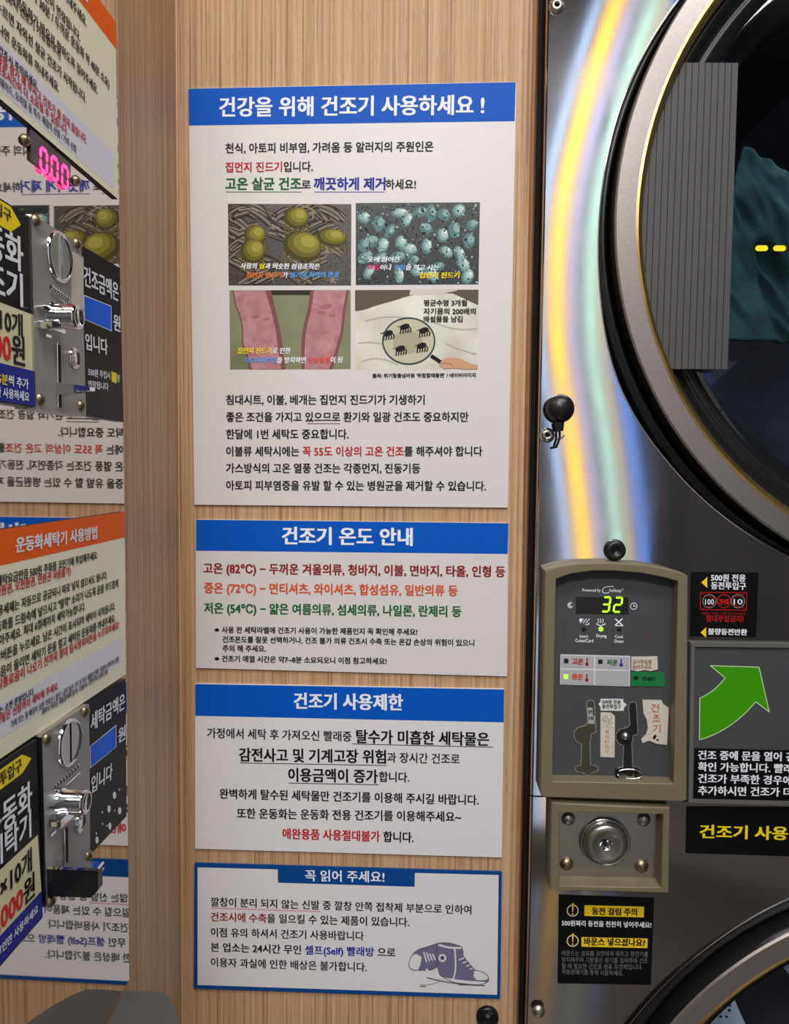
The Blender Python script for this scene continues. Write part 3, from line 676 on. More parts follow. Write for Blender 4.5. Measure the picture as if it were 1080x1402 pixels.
# perforated plate glimpsed through the lower door
PP = WALL.off(-.12); m = MB()
l = bpy.data.lights.new('drum_fill_light', 'POINT'); l.energy = .35; l.color = (.8, .88, 1); l.shadow_soft_size = .004; o = bpy.data.objects.new('drum_fill_light', l); COL.objects.link(o); b_ = WALL.off(-.07).p(1105, 1385); o.location = WALL.at(b_[0], b_[1], -.07)  # added light that brightens the perforated plate
m.prism(PP, [PP.p(*q_) for q_ in [(960, 1402), (988, 1378), (1003, 1362), (1010, 1380), (1020, 1402), (1018, 1440), (955, 1440)]], 0, .001, mat('bright_plate', (200, 204, 214), .4, .2))
for cx, cy in [(992.5, 1371.5), (998.5, 1375.5), (991.5, 1379), (984.5, 1382), (998, 1382.5), (978, 1385), (972, 1391), (986, 1391), (994, 1391)]: m.lathe(PP, PP.p(cx, cy), [(.0022, .0014), (.0001, .0014)], BLACKM, 14)
m.build('perforated_plate', d2)
# screws on the dryer front
def screw(pl, c, r, parent, socket=True, mt=BRASS):
    m = MB(); m.lathe(pl, c, [(r * .28, r * .25), (r * .3, r * .62), (r * .6, r * .56), (r * .86, r * .34), (r, 0)] if socket else [(.0001, r * .62), (r * .5, r * .55), (r * .85, r * .3), (r, 0)], mt, 28)
    if socket: m.lathe(pl, c, [(.0001, r * .2), (r * .3, r * .2)], BLACKM, 6)
    return m.build('screw', parent)
def wh(x, z): return -warp(x, z)
for cx, cy, r, so in ((762, 8, .0095, True), (749, 596, .0095, True)):
    c = FACE.p(cx, cy); screw(FACE.off(wh(*c)), c, r, dry, so, STEELD)
c = FACE.p(737, 1385); screw(FACE.off(.0), c, .0085, dry, False, STEELD)
# black ball knob on a bent bracket beside the screw
c = FACE.p(766, 564); m = MB(); KP = FACE.off(.014); kc = KP.p(767, 559)
m.lathe(KP, kc, [(.0001, .010), (.006, .0096), (.012, .007), (.0165, .002), (.0178, -.003), (.0165, -.008), (.011, -.011), (.0001, -.012)], RUBBER, 40)
kn = m.build('hook_knob', dry)
m = MB(); a, b, e, f_ = KP.p(766, 578), KP.p(766, 590), KP.p(766, 600), KP.p(762, 612)
m.tube([KP.at(*a, 0), KP.at(*b, 0)], [.006, .0045], RUBBER)
m.tube([KP.at(*b, 0), KP.at(*e, 0), KP.at(*f_, -.003), KP.at(*KP.p(757, 613), -.012)], .0015, BLACKM)
m.tube([KP.at(*KP.p(770, 598), 0), KP.at(*KP.p(771, 599), 0)], .003, CHROMED)
m.build('hook_bracket', kn)
c = FACE.p(841, 753); m = MB(); FB = FACE.off(wh(*c))
m.lathe(FB, c, [(.0001, .006), (.004, .006), (.005, .0085), (.0095, .0095), (.0125, .007), (.0138, 0)], RUBBER, 32)
m.build('rubber_stop', dry)

# ---- control panel
CPx = [(746, 781), (764, 775.5), (790, 771.5), (837, 770), (880, 773), (915, 779), (936, 785), (942, 789), (940, 1096), (934, 1098), (744, 1092), (740, 1088)]
INx = [(761, 793), (780, 786), (810, 781.5), (843, 781.5), (880, 785), (910, 791), (928, 796), (922, 1073), (756, 1070)]
def bezel(name, outer, inner, parent, h1, hin, plate_mt, ledge=BEIGE):
    F1 = FACE.off(h1)
    O = [F1.p(*q_) for q_ in outer]; I = [F1.p(*q_) for q_ in inner]
    def resample(P, n, c):
        out = []
        for k in range(n):
            t = 2 * math.pi * k / n; dx, dy = math.cos(t), math.sin(t); best = None
            for (ax, ay), (bx, by) in zip(P, P[1:] + P[:1]):
                ex, ey = bx - ax, by - ay; det = dx * (-ey) + dy * ex
                if abs(det) < 1e-12: continue
                rx, ry = ax - c[0], ay - c[1]; s_ = (rx * (-ey) + ry * ex) / det; u_ = (dx * ry - dy * rx) / det
                if s_ > 0 and -1e-6 <= u_ <= 1 + 1e-6 and (best is None or s_ > best): best = s_
            out.append((c[0] + dx * best, c[1] + dy * best))
        return out
    c = (sum(p[0] for p in I) / len(I), sum(p[1] for p in I) / len(I))
    c = ((min(p[0] for p in I) + max(p[0] for p in I)) / 2, (min(p[1] for p in I) + max(p[1] for p in I)) / 2)
    # include the corner directions exactly
    n = 360; Or, Ir = resample(O, n, c), resample(I, n, c)
    def snap(R, P):
        for p in P:
            t = math.atan2(p[1] - c[1], p[0] - c[0]) % (2 * math.pi); R[int(round(t / (2 * math.pi) * n)) % n] = p
    snap(Or, O); snap(Ir, I)
    def sc(R, d):  # move towards the centre by d metres
        out = []
        for x, y in R: r = math.hypot(x - c[0], y - c[1]); out.append((x - (x - c[0]) / r * d, y - (y - c[1]) / r * d))
        return out
    loops = [(Or, 0), (Or, h1 - .0015), (sc(Or, .0015), h1), (sc(Ir, -.001), h1), (Ir, h1 - .001), (sc(Ir, .0015), hin)]
    V = []; Fc = []
    for R, h in loops: V += [FACE.at(x, y, h) for x, y in R]
    for k in range(len(loops) - 1):
        for i in range(n): j = (i + 1) % n; Fc.append((k * n + i, k * n + j, (k + 1) * n + j, (k + 1) * n + i))
    m = MB(); m.add(V, Fc, BEIGE); b = m.build(name, parent)
    m = MB(); m.flat(FACE, sc(Ir, .0008), hin, plate_mt); m.build('face_plate', b)
    return b
HB, HI = .024, .006
bz = bezel('control_panel', CPx, INx, dry, HB, HI, GREYP)
PF = FACE.off(HI)
def cq(): return Print(FACE, HI)
q = cq(); q.poly([(788, 817), (860, 818), (860, 841.5), (788, 840.5)], BLACKP, 2); q.build('display_window', bz)
LED = mat('led_green', (150, 255, 20), .4, emit=2.2); LEDP = mat('led_pink', (255, 60, 130), .4, emit=2.2); LEDG = mat('led_button', (160, 250, 60), .4, emit=1.0)
m = MB(); a = PF.p(823.5, 837); b = PF.p(839.5, 837.5); wd = .0085; ht = .0180
seven(m, PF, '3', a[0], a[1], wd, ht, .0021, LED, .0005); m.build('display_digit', bz); m = MB(); seven(m, PF, '2', b[0], b[1], wd, ht, .0021, LED, .0005)
m.build('display_digit', bz)
q = cq()
q.text('Powered by', (797, 811), (822, 811.5), 6, WH, .02); q.text('helsey°', (834, 811.5), (853, 812), 6.5, WH, .02)
q.line(bez((840, 803), (822, 802), (825, 811)) + bez((825, 811), (828, 813), (834, 811)), 1.1, WH)
q.build('printed_text', bz)
q = cq(); q.disc(780.8, 828.5, 4.2, 4.2, ink('icon_grey', (196, 198, 196)), 2); q.disc(783, 828, 2.2, 2.2, GRY, 3)
q.build('icon_print', bz)
q = cq(); q.ring(867.5, 829.8, 4.8, .8, WH); q.line([(867.5, 826.5), (867.5, 830), (870.5, 830)], .8, WH)
q.build('icon_print', bz)
q = cq(); q.text('Insert', (793.5, 873), (805, 873), 5, WH, .02); q.text('Coins/Card', (787.5, 879), (812, 879.5), 5.2, WH, .02)
q.text('Drying', (816, 873.5), (830, 874), 6, WH, .02); q.text('Cool', (841.5, 873.5), (852, 873.8), 5, WH, .02); q.text('Down', (841, 879.8), (853, 880), 5, WH, .02)
q.build('printed_text', bz)
q = cq()
for cx in (797, 801, 805): q.line([(cx - 3, 853), (cx + 2, 847)], 1, WH)
q.disc(795, 849, 2.2, 2.6, WH, 2); q.line([(801, 855), (806, 855), (806, 852)], 1, WH)
q.build('icon_print', bz); q = cq()
for k in (0, 3.2, 6.4): q.line(bez((818 + k, 847), (821 + k, 850), (818 + k, 853), 4), 1, WH)
q.line([(816, 854), (822, 857), (829, 854)], 1.3, WH); q.build('icon_print', bz); q = cq(); q.line([(842, 847), (852, 856)], 1.6, WH); q.line([(852, 847), (842, 856)], 1.6, WH); q.line([(842, 856.5), (853, 856.5)], 1.2, WH)
q.build('icon_print', bz); q = cq(); q.disc(888, 870, 2.4, 2.4, ink('red_smudge', (120, 60, 66)), 2, 8)
q.text('P877093-X', (894, 1066.5), (911, 1067), 3.4, ink('pale_grey', (140, 142, 142)), .02)
q.build('printed_text', bz)
for cx, mt in ((799.3, BLACKM), (822.5, LEDG), (847.3, BLACKM)):
    m = MB(); m.lathe(PF, PF.p(cx, 861.3), [(.0001, .0012), (.0022, .001), (.0031, 0)], mt, 18); m.build('indicator_led', bz)
# button stickers
BG = mat('button_grey', (176, 176, 182), .5); BW = mat('button_line', (214, 214, 216), .5)
m = MB(); m.prism(PF, [PF.p(*q_) for q_ in [(767, 895.8), (862.5, 898), (862, 939.5), (766.5, 936.8)]], 0, .0008, BW); bt = m.build('button_pad', bz)
for quad in ([(768.3, 897), (813, 898), (812.6, 914.6), (768, 913.6)], [(815, 898.1), (861, 899.2), (860.8, 915.9), (814.7, 914.8)], [(768, 916), (812.6, 917), (812.4, 936.8), (767.8, 935.6)], [(814.6, 917.1), (860.8, 918.2), (860.6, 938.1), (814.4, 936.9)]):
    m = MB(); m.prism(PF, [PF.p(*q_) for q_ in quad], .0008, .0012, BG); m.build('button', bz)
q = Print(FACE, HI + .0012)
for cx, cy, mt in ((775, 905, BLACKM), (821.7, 906, BLACKM), (774.6, 926.2, LEDG)): q.poly([(cx - 3, cy - 3.2), (cx + 3, cy - 3), (cx + 3, cy + 3.2), (cx - 3, cy + 3)], mt, 2)
q.text('고온', (783.5, 909), (798, 909.5), 8, RED, .04); q.text('저온', (830.5, 910.5), (845, 911), 8, GRN, .03); q.text('중온', (783, 930), (797.5, 930.5), 8, ORG, .04)
for cx, cy, mt in ((803.6, 906, DRED), (850.2, 907, BLU), (803.2, 927.5, DRED)): q.line([(cx, cy - 5), (cx, cy + 3)], 1.8, mt); q.disc(cx, cy + 3.4, 2.3, 2.3, mt, 3, 12)
q.build('button_print', bz)
GS = mat('start_green', (10, 118, 62), .45); TORN = mat('torn_paper', (206, 200, 188), .7, var=.12, vscale=400)
m = MB(); m.prism(PF, [PF.p(*q_) for q_ in [(863, 919.5), (909, 920.5), (910.5, 938), (908, 939.8), (862.6, 939)]], 0, .001, GS); m.build('start_button', bz)
q = Print(FACE, HI + .001); q.poly([(867.5, 925.5), (873.8, 925.7), (873.6, 931), (867.3, 930.8)], BLACKM, 2); q.text('START', (880, 931.5), (897, 932), 6, ink('dark_green', (10, 40, 26)), .04); q.build('start_print', bz)
def sticker(pts, mt, t, name='sticker'):
    m = MB(); m.prism(PF, [PF.p(*q_) for q_ in pts], 0, t, mt); return m.build(name, bz)
sticker([(864, 899), (899.5, 898.5), (900, 916), (890, 918.5), (882, 916.8), (873, 918.8), (863.5, 917)], TORN, .0014, 'torn_sticker')
sticker([(819, 963.8), (821.8, 960.8), (821.8, 956.7), (852.8, 956.9), (853, 960.8), (857.8, 964.8), (854, 968.5), (853.5, 973), (822, 972.6), (822, 968)], mat('label_white', (226, 226, 222), .5), .0008, 'slot_sticker')
sticker([(821.9, 975.2), (836, 975.5), (841.5, 980), (841, 1036.8), (821.6, 1036)], TORN, .0008, 'faded_sticker')
sticker([(879, 958), (905, 958.3), (907, 963), (912.5, 967), (915, 969), (912.5, 1019.3), (899, 1018), (888, 1013.5), (879.2, 1017), (877.3, 1012), (884, 1005), (886.5, 997), (885, 985), (880.5, 976)], TORN, .0014, 'torn_sticker')
q = Print(FACE, HI + .0014)
q.text('금시투입을', (866, 909), (892, 908.7), 6, ink('sepia', (150, 124, 100)), .02); q.text('눌러주세요.', (866, 916), (893, 915.5), 6, ink('sepia', (150, 124, 100)), .02)
q.build('sticker_print', bz); q = Print(FACE, HI + .0008)
q.text('500원 전용', (824, 963.3), (849.5, 963.8), 5.6, K, .02); q.text('동전투입구', (824, 970), (849.8, 970.6), 6.2, K, .02)
q.build('sticker_print', bz); q = Print(FACE, HI + .0014)
for k, ch in enumerate('건조기'): q.text(ch, (891 + (2 if k else 0), 975 + k * 14), (902 + (2 if k else 0), 975 + k * 14), 11.5, ink('old_red', (190, 84, 60)), .0)
q.disc(896, 1009, 2.2, 3.6, BLACKM, 3, 9, .5); q.disc(900, 1013, 2, 1.4, BLACKM, 3, 7)
q.build('sticker_print', bz); q = Print(FACE, HI + .0008)
for k, ch in enumerate('동전반환구'): q.text(ch, (828, 1004 + k * 6.8), (834, 1004 + k * 6.8), 5, FADE, .0)
for k in range(40): q.disc(rng.uniform(825, 838), rng.uniform(980, 996), .8, .6, ink('speckle', (150, 150, 142)), 2, 6)
q.build('sticker_print', bz)
# coin slots: recessed outline plates
def slot(dx, dy, fill):
    s5 = .1852; P = lambda x, y: (740 + (x + dx) * s5, 940 + (y + dy) * s5)
    shape = [P(343, 120), P(352, 106), P(370, 101), P(385, 106), P(394, 122), P(405, 325), P(402, 336), P(376, 342), P(366, 350), P(368, 385), P(360, 402), P(366, 580), P(412, 584), P(424, 600), P(416, 622), P(376, 632), P(360, 650), P(342, 652), P(326, 640), P(312, 632), P(272, 628), P(258, 608), P(264, 588), P(300, 582), P(306, 420), P(286, 412), P(262, 396), P(248, 366), P(252, 330), P(272, 306), P(304, 296), P(330, 290), P(346, 275), P(352, 262)]
    pts = [PF.p(*u) for u in shape]; cx = sum(p[0] for p in pts) / len(pts); cy = sum(p[1] for p in pts) / len(pts)
    m = MB(); ol_ = []
    n = len(pts)
    for i in range(n):   # outset outline
        a, b, e = Vector(pts[i - 1]), Vector(pts[i]), Vector(pts[(i + 1) % n]); t = (e - a).normalized(); ol_.append((b.x + t.y * .0011 * SG, b.y - t.x * .0011 * SG))
    m.prism(PF, ol_, 0, .0008, CHROMED); m.prism(PF, pts, .0, .001, fill)
    return m.build('coin_slot', bz), P
SG = -1
SLOTF = mat('slot_plug', (62, 58, 48), .6)
s1, P = slot(0, 0, SLOTF)
q = Print(FACE, HI + .001); q.poly([P(342, 155), P(384, 155), P(386, 215), P(400, 220), P(398, 275), P(354, 275), P(345, 235)], ink('slot_label', (170, 168, 164)), 3); q.text('동전', P(350, 200), P(380, 200), 5, K, .03); q.text('10', P(356, 245), P(390, 245), 5, K, .04); q.build('slot_label', bz)
s2, P = slot(310, 14, BLACKM)
m = MB(); m.lathe(PF, PF.p(*P(315, 350)), [(.0001, .006), (.0028, .0054), (.005, .0032), (.006, 0)], CHROMED, 28); m.build('return_ball', bz)
m = MB(); cc = PF.p(*P(342, 620)); m.tube([PF.at(cc[0] + .0155 * math.cos(t), cc[1] + .0055 * math.sin(t), .004 + .003 * (math.sin(t) < 0)) for t in [k * math.pi / 12 for k in range(25)]], .0011, CHROME)
m.tube([PF.at(*PF.p(844.5, 1052), .003), PF.at(*PF.p(844.5, 1069), .003)], .0026, BLACKP); m.tube([PF.at(*PF.p(870.5, 1057), .003), PF.at(*PF.p(870.5, 1069), .003)], .0018, BLACKP)
m.build('coin_catch', bz)

# ---- coin box with lock
bl = bezel('lock_box', [(755, 1099.5), (917.5, 1106.5), (915.5, 1223), (753, 1219.5)], [(765.5, 1111.5), (908, 1115), (905, 1215.5), (765.5, 1213)], dry, .024, .002, STEELD)
LP = FACE.off(.002); lc = LP.p(827, 1151); m = MB()
m.lathe(LP, lc, [(.0320, 0), (.0320, .004), (.0302, .0065), (.0275, .0045), (.0262, .0015), (.0260, .009)], mat('lock_ring', (190, 190, 186), .16, 1), 64)
m.lathe(LP, lc, [(.0262, .009), (.0245, .0125), (.021, .0145), (.0165, .0135), (.0125, .012), (.0085, .0118)], mat('lock_boss', (150, 148, 140), .33, .9, bump=.1, bscale=900), 64)
m.lathe(LP, lc, [(.0085, .0118), (.0075, .0085), (.0001, .0085)], CHROME, 40)
lk = m.build('cylinder_lock', bl)
m = MB(); m.prism(LP, ell(lc[0], lc[1], .0022, .0035, 14), .0085, .0092, BLACKM); m.build('keyhole', bl)
for cx, cy, mt in ((775.6, 1182.7, BRASS), (878, 1185.7, BRASS), (778, 1121, STEELD), (881, 1122, STEELD)):
    m = MB(); m.lathe(LP, LP.p(cx, cy), [(.0001, .006), (.0045, .0052), (.0075, .003), (.0088, 0)], mt, 28); m.build('rivet', bl)

# ---- stickers on the dryer face
def decal(name, quad, mt, t=.0006): 
    f = FACE.off(t); m = MB(); m.prism(FACE, [f.p(*q_) for q_ in quad], -.004, t, mt); return m.build(name, dry)
DEC = mat('decal_black', (8, 8, 9), .45, spec=.2)
s = decal('coin_sticker', [(946, 783), (1038, 783.8), (1035, 873), (944.5, 871.5)], DEC)
q = Print(FACE, .0006)
q.text('500원 전용', (973, 795.5), (1020, 796.5), 10, WH, .03); q.text('동전투입구', (973, 806.5), (1020.5, 807.5), 10, WH, .03)
q.poly([(960, 797.5), (968, 790), (968, 805)], YEL, 2); q.poly([(959, 866), (966.5, 858.5), (966.5, 873)], YEL, 2)
for a, b in (((959, 811), (1022, 811.5)), ((1022, 811.5), (1021.5, 835.5)), ((1021.5, 835.5), (958.5, 834.5)), ((958.5, 834.5), (959, 811))): q.line([a, b], 1, RED)
for cx, tx, col in ((971, '100', WH), (991, '50', REDB), (1010, '10', WH)): q.ring(cx, 823, 9.5, .9, ink('coin_grey', (150, 146, 140))); q.text(tx, (cx - 6, 827.5), (cx + 6, 827.5), 8.5, col, .01)
q.line([(961, 813), (1020, 833)], .8, RED, 3); q.line([(1020, 813), (961, 833)], .8, RED, 3); q.ring(991, 823, 9.5, 1, RED, 4)
q.text('100원, 50원, 10원 및 외국동전', (960, 841.5), (1020, 842.5), 4.4, ink('dim_red', (120, 24, 26)), .03); q.text('절대투입금지!', (966, 851), (1017, 852), 9, RED, .02)
q.text('불량동전반환', (969, 868.5), (1022, 869.8), 8.5, WH, .035)
q.build('printed_text', s)
s = decal('caution_sticker', [(764.8, 1225), (895.5, 1229.5), (891, 1348.5), (764, 1346.5)], DEC)
q = Print(FACE, .0006); Zq = lambda x, y: (720 + x * .2297, 1080 + y * .2297)
YB = ink('caution_yellow', (240, 204, 30)); PCR = ink('mark_cream', (214, 206, 178))
for y0, (x0, x1, ya, yb) in ((725, (348, 704, 695, 765)), (905, (330, 725, 885, 948))):
    q.poly([Zq(x0, ya - 2), Zq(x1, ya + 7), Zq(x1 - 2, yb + 1), Zq(x0, yb - 8)], YB, 2)
    cx, cy = Zq(278, y0); q.ring(cx, cy, 8.2, 1.4, PCR, 3); q.poly([(cx - 1.8, cy - 9.5), (cx + 2, cy - 9.5), (cx + .7, cy + 2.5), (cx - .7, cy + 2.5)], DEC, 4)
    q.poly([(cx - 1.3, cy - 10), (cx + 1.6, cy - 10), (cx + .5, cy + 1.8), (cx - .5, cy + 1.8)], YB, 5); q.disc(cx, cy + 4.6, 1.2, 1.2, YB, 5, 10)
q.text('동전 걸림 주의', Zq(393, 748), Zq(660, 755), 10, K, .04, 7); q.text('500원짜리 동전을 천천히 넣어주세요!', Zq(213, 815), Zq(745, 828), 8, WH, .02)
q.text('바운스 넣으셨나요?', Zq(347, 930), Zq(708, 938), 10.5, K, .04, 7)
FT = ink('faint_white', (120, 122, 122))
for t_, y, x in (('바운스는 섬유를 유연하게 해주고 정전기를', 993, 727), ('방지해주며 기분좋은 향기를 입혀주며 건조', 1032, 725), ('할 때 필요한 건조용 섬유 유연제입니다.', 1070, 692), ('자동판매기를 통해 이용하세요.', 1105, 578)): q.text(t_, Zq(213, y), Zq(x, y + 8), 7.4, FT, .0)
q.build('printed_text', s)
s = decal('method_sticker', [(939.5, 1104), (1190, 1106), (1190, 1176), (938.5, 1168)], DEC)
q = Print(FACE, .0006); q.text('건조기 사용방법', (958, 1147), (1122, 1151), 18.5, YEL, .03); q.build('printed_text', s)
# framed arrow board
FR = mat('frame_grey', (98, 98, 96), .45)
fb = MB(); f = FACE.off(.008); O_ = [(946, 880), (1190, 883), (1188, 1106), (942.5, 1099)]; I_ = [(951, 885.5), (1186, 888), (1184, 1100), (948, 1094.5)]
fb.prism(FACE, [f.p(*q_) for q_ in I_], .0003, .005, GREYP)
OP = [f.p(*q_) for q_ in O_]; IP = [f.p(*q_) for q_ in I_]
fo = fb.build('arrow_board'); tag(fo, 'grey framed board with a green arrow on the dryer front', 'sign')
fb = MB()
for i in range(4): j = (i + 1) % 4; fb.prism(FACE, [OP[i], OP[j], IP[j], IP[i]], .0003, .008, FR)
fb.build('frame', fo, .0012)
q = Print(FACE, .005); Zf = lambda x, y: (930 + x * .2925, 770 + y * .2925)
AR = [Zf(145, 483), Zf(372, 490), Zf(420, 700), Zf(357, 652)] + bez(Zf(357, 652), Zf(240, 790), Zf(93, 830), 12)[1:] + [Zf(95, 635)] + bez(Zf(95, 635), Zf(165, 605), Zf(213, 540), 8)[1:]
AG = ink('arrow_green', (62, 152, 6)); q.poly(AR, AG, 2); q.line(AR + AR[:1], 1.2, ink('arrow_edge', (196, 226, 170)), 4); q.build('arrow_print', fo)
m = MB(); f = FACE.off(.006); m.prism(FACE, [f.p(*q_) for q_ in [(951, 1024.5), (1182, 1030), (1181, 1098), (949, 1093.5)]], .003, .006, DEC); tp = m.build('text_plate', fo)
q = Print(FACE, .006)
for t_, y, x in (('건조 중에 문을 열어 건조상태를', 1039.5, 1140), ('확인 가능합니다. 빨래양이 많아', 1055.5, 1142), ('건조가 부족한 경우에, 시간을', 1071.5, 1132), ('추가하시면 건조가 더 잘 됩니다.', 1088, 1150)): q.text(t_, (955.5, y), (x, y + 4), 12.5, WH, .03)
q.build('printed_text', tp)

# ------------------------------------------------------------------ steel cabinet on the left
cab = empty('shoe_machine_cabinet', 'mirror-polished steel cabinet of two sneaker coin machines on the left', 'machine')
m = MB(); e = [LEFT.p(157.5, -30), LEFT.p(171, 735), LEFT.p(177, 1341)]
m.prism(LEFT, [(-.95, .75), (e[0][0], .75), e[0], e[1], e[2], (-.95, e[2][1])], -.004, 0, MIRROR)
m.build('steel_panel', cab, .0008)
m = MB(); m.prism(LEFT, [(-.95, -1.3), (e[2][0] + .001, -1.3), (e[2][0] + .001, e[2][1] - .001), (-.95, e[2][1] - .001)], -.03, -.001, WOOD)
m.build('wood_base', cab)
def lp(): return Print(LEFT, .003)
RA = lambda q_, s_, p, h, mt, sq=.62, bold=.03, **k: q_.text(s_, None, p, h, mt, bold, left_from_right=sq, **k)
def lq(pl, pts): return [pl.p(*u) for u in pts]
# upper instruction board
LF = LEFT.off(.003); TR_ = LF.p(158, 30); HR = LF.p(160, 69); BR = LF.p(161.8, 273)
ub = MB(); ub.prism(LEFT, [(-.62, TR_[1]), (TR_[0], TR_[1]), (BR[0], BR[1]), (-.62, BR[1])], 0.0002, .003, CREAM, K)
ub = tag(ub.build('instruction_board'), 'cream instruction board with orange top edge, above the red lit counter', 'sign')
q = lp(); q.flat(q.pl, [(-.62, TR_[1]), TR_, HR, (-.62, HR[1])], STEP, ORANGE); q.build('header_band', ub)
q = lp(); a = q.pl.p(155, 208); b = q.pl.p(154.5, 258); q.flat(q.pl, [(-.62, a[1]), a, b, (-.62, b[1])], STEP, LAV); q.build('note_band', ub)
q = lp(); RA(q, '운동화건조기 사용방법', (119, 4), 20, WH, .66)
for s_, p, h in (('동전을 투입하고 운동화를 넣은 뒤 꺼내주세요.', (118, 38), 15), ('500원 추가 투입시 5분 단위로 건조시간이 연장됩니다.', (109, 58), 15), ('얇은 운동화 약 30분 / 두꺼운 운동화 약 40분 소요)', (149, 122), 14), ('바구니에 운동화가 밖으로 향하도록 걸어주세요.', (133, 130), 14), ('(동시 건조기 가능합니다)', (82, 81), 14), ('버튼을 누르면 자외선 살균 건조가 시작됩니다.', (117, 142), 14.5), ('건조가 끝나면 운동화를 꺼내주세요.', (80, 127.5), 14.5), ):
    RA(q, s_, p, h * .92, K, .95)
RA(q, '가죽류 및 털신은 건조시 주의하세요.', (51, 124), 12, K, .95)
RA(q, '물빠짐 및 통풍이 심한 신발은 사용을 삼가 해 주시고 건조가 잘 되지 않습니다.', (118, 198), 12, RED, .9)
RA(q, '젖은 신발은 건조시간이 더 소요될 수 있습니다.', (92, 186), 12, RED, .95)
RA(q, '실내화 / 스웨이드, 오리털 등 특수 재질의 신발 / 가죽 신발', (104, 209.5), 10, GRY, .9)
q.build('printed_text', ub)
# lower instruction board
A = LF.p(170.4, 700.6); B_ = LF.p(170.7, 735.8); C_ = LF.p(172.3, 923)
lb = MB(); lb.prism(LEFT, [(-.62, A[1]), A, C_, (-.62, C_[1])], .0002, .003, CREAM, K)
lb = tag(lb.build('instruction_board'), 'cream instruction board whose orange header is fully readable, left of the wood strip', 'sign')
q = lp(); q.flat(q.pl, [(-.62, A[1]), A, B_, (-.62, B_[1])], STEP, ORANGE); q.build('header_band', lb)
q = lp(); a = q.pl.p(164.5, 873.5); b = q.pl.p(166.5, 907.5); q.flat(q.pl, [(-.62, a[1]), a, b, (-.62, b[1])], STEP, LAV); q.build('note_band', lb)
q = lp(); q.text('운동화세탁기 사용방법', (21, 757), (132, 737.5), 17, WH, .04)
for s_, p, h, mt in (('세탁요금만큼 500원 주화를 코인기에 투입해주세요.', (133, 765), 11, K), ('(천원권, 오천원권, 만원권 사용불가)', (96, 787), 12, RED), ('전용세제는 자동으로 공급되니 따로 넣지 않으셔도 됩니다.', (146, 792.5), 11, K), ('운동화를 드럼속에 넣으시고 "딸깍" 소리가 나도록 문을 부드럽게', (161, 803.5), 11, K),
    ('닫아주세요. 최대 6켤레까지 세탁가능합니다.', (116, 835.5), 11.5, K), ('시작버튼을 누르세요. 남은 시간이 표시되며 세탁이 시작됩니다.', (157, 835), 11, K), ('종료음이 울리면 세탁기 문을 열고 세탁된 운동화를 꺼내주세요.', (157, 851), 11, K), ('세탁종료음이 나오기 전까지 절대 일시정지버튼을 누르지마세요!', (162, 860.5), 11, RED),
    ('는 소변 혼방입니다.', (46, 951), 10, K), ('같은 신발은 신발끼리 세탁해 주세요.', (79, 943.5), 11, RED), ('가죄 또는 물 빠짐이 심한 가죽신 / 털신 / 굽이 높은 구두 등 특수 재질의 신발 / 통풍이 심하거나 신발', (162, 905.5), 7.5, GRY), ('세탁이 어려운 재질(물세탁 불가) / 방울이나 천연가죽 소재의 신발', (147, 922.5), 7.5, GRY)):
    RA(q, s_, p, h, mt, .96 if h > 8 else .8)
q.build('printed_text', lb)
# price and amount plates
def plate(quad, h, mt, name, side=BLACKP, hz=True):
    f = LEFT.off(h); m = MB(); m.prism(LEFT, lq(f, quad), 0.0002, h, mt, side); return m.build(name, cab, .0006)
CRM = ink('cream_label', (226, 222, 180)); LBL = ink('label_blue', (24, 34, 150)); DEEP = ink('display_blue', (8, 100, 235))
def rows(pl, xr, ys):   # y heights (plane metres) at right-edge pixels
    return [pl.p(xr, y)[1] for y in ys]
def price(cols, name, arrow, texts, top, bot, sec, xr_top, xr_bot, side):
    h = .006; f = LEFT.off(h); a = f.p(xr_top, top); b = f.p(xr_bot, bot)
    m = MB(); m.prism(LEFT, [(-.62, a[1]), a, b, (-.62, b[1])], .0002, h, DEC, BLACKP); o = m.build(name, cab, .0006)
    q = Print(LEFT, h)
    for (p0, p1, mt) in sec:
        u, v = f.p(*p0), f.p(*p1); q.flat(q.pl, [(-.62, u[1]), u, v, (-.62, v[1])], STEP, mt)
    t, s0, s1 = arrow; t, s0, s1 = f.p(*t), f.p(*s0), f.p(*s1)
    q.flat(q.pl, [(-.62, s0[1]), s0, t, (s0[0], s1[1]), (-.62, s1[1])], STEP, YEL)
    for (seg, p, hh, sq) in texts: q.text(seg, None, p, hh, None, .03, left_from_right=sq)
    q.build('printed_text', o); return o
pu = price(None, 'price_plate', ((28.6, 308), (14.5, 283), (14.5, 317)), [([('신발 투입구', K)], (14.5, 305), 17, 1.25), ([('운동화', WH)], (30.5, 373), 46, 1.0), ([('건조기', WH)], (30, 420), 44, 1.1), ([('500원×10개', K)], (30, 462), 31, 1.0), ([('5,00', REDB), ('0', REDB), ('원', K)], (33, 502), 40, .95), ([('5분', YEL), ('씩 추가', WH)], (38, 533), 14, 1.1), ([('현금만 사용하세요', WH)], (39, 550), 13, 1.0)], 297, 558, [((44.5, 431), (46, 508), CRM), ((46, 508), (46.8, 556), LBL)], 41, 47, None)
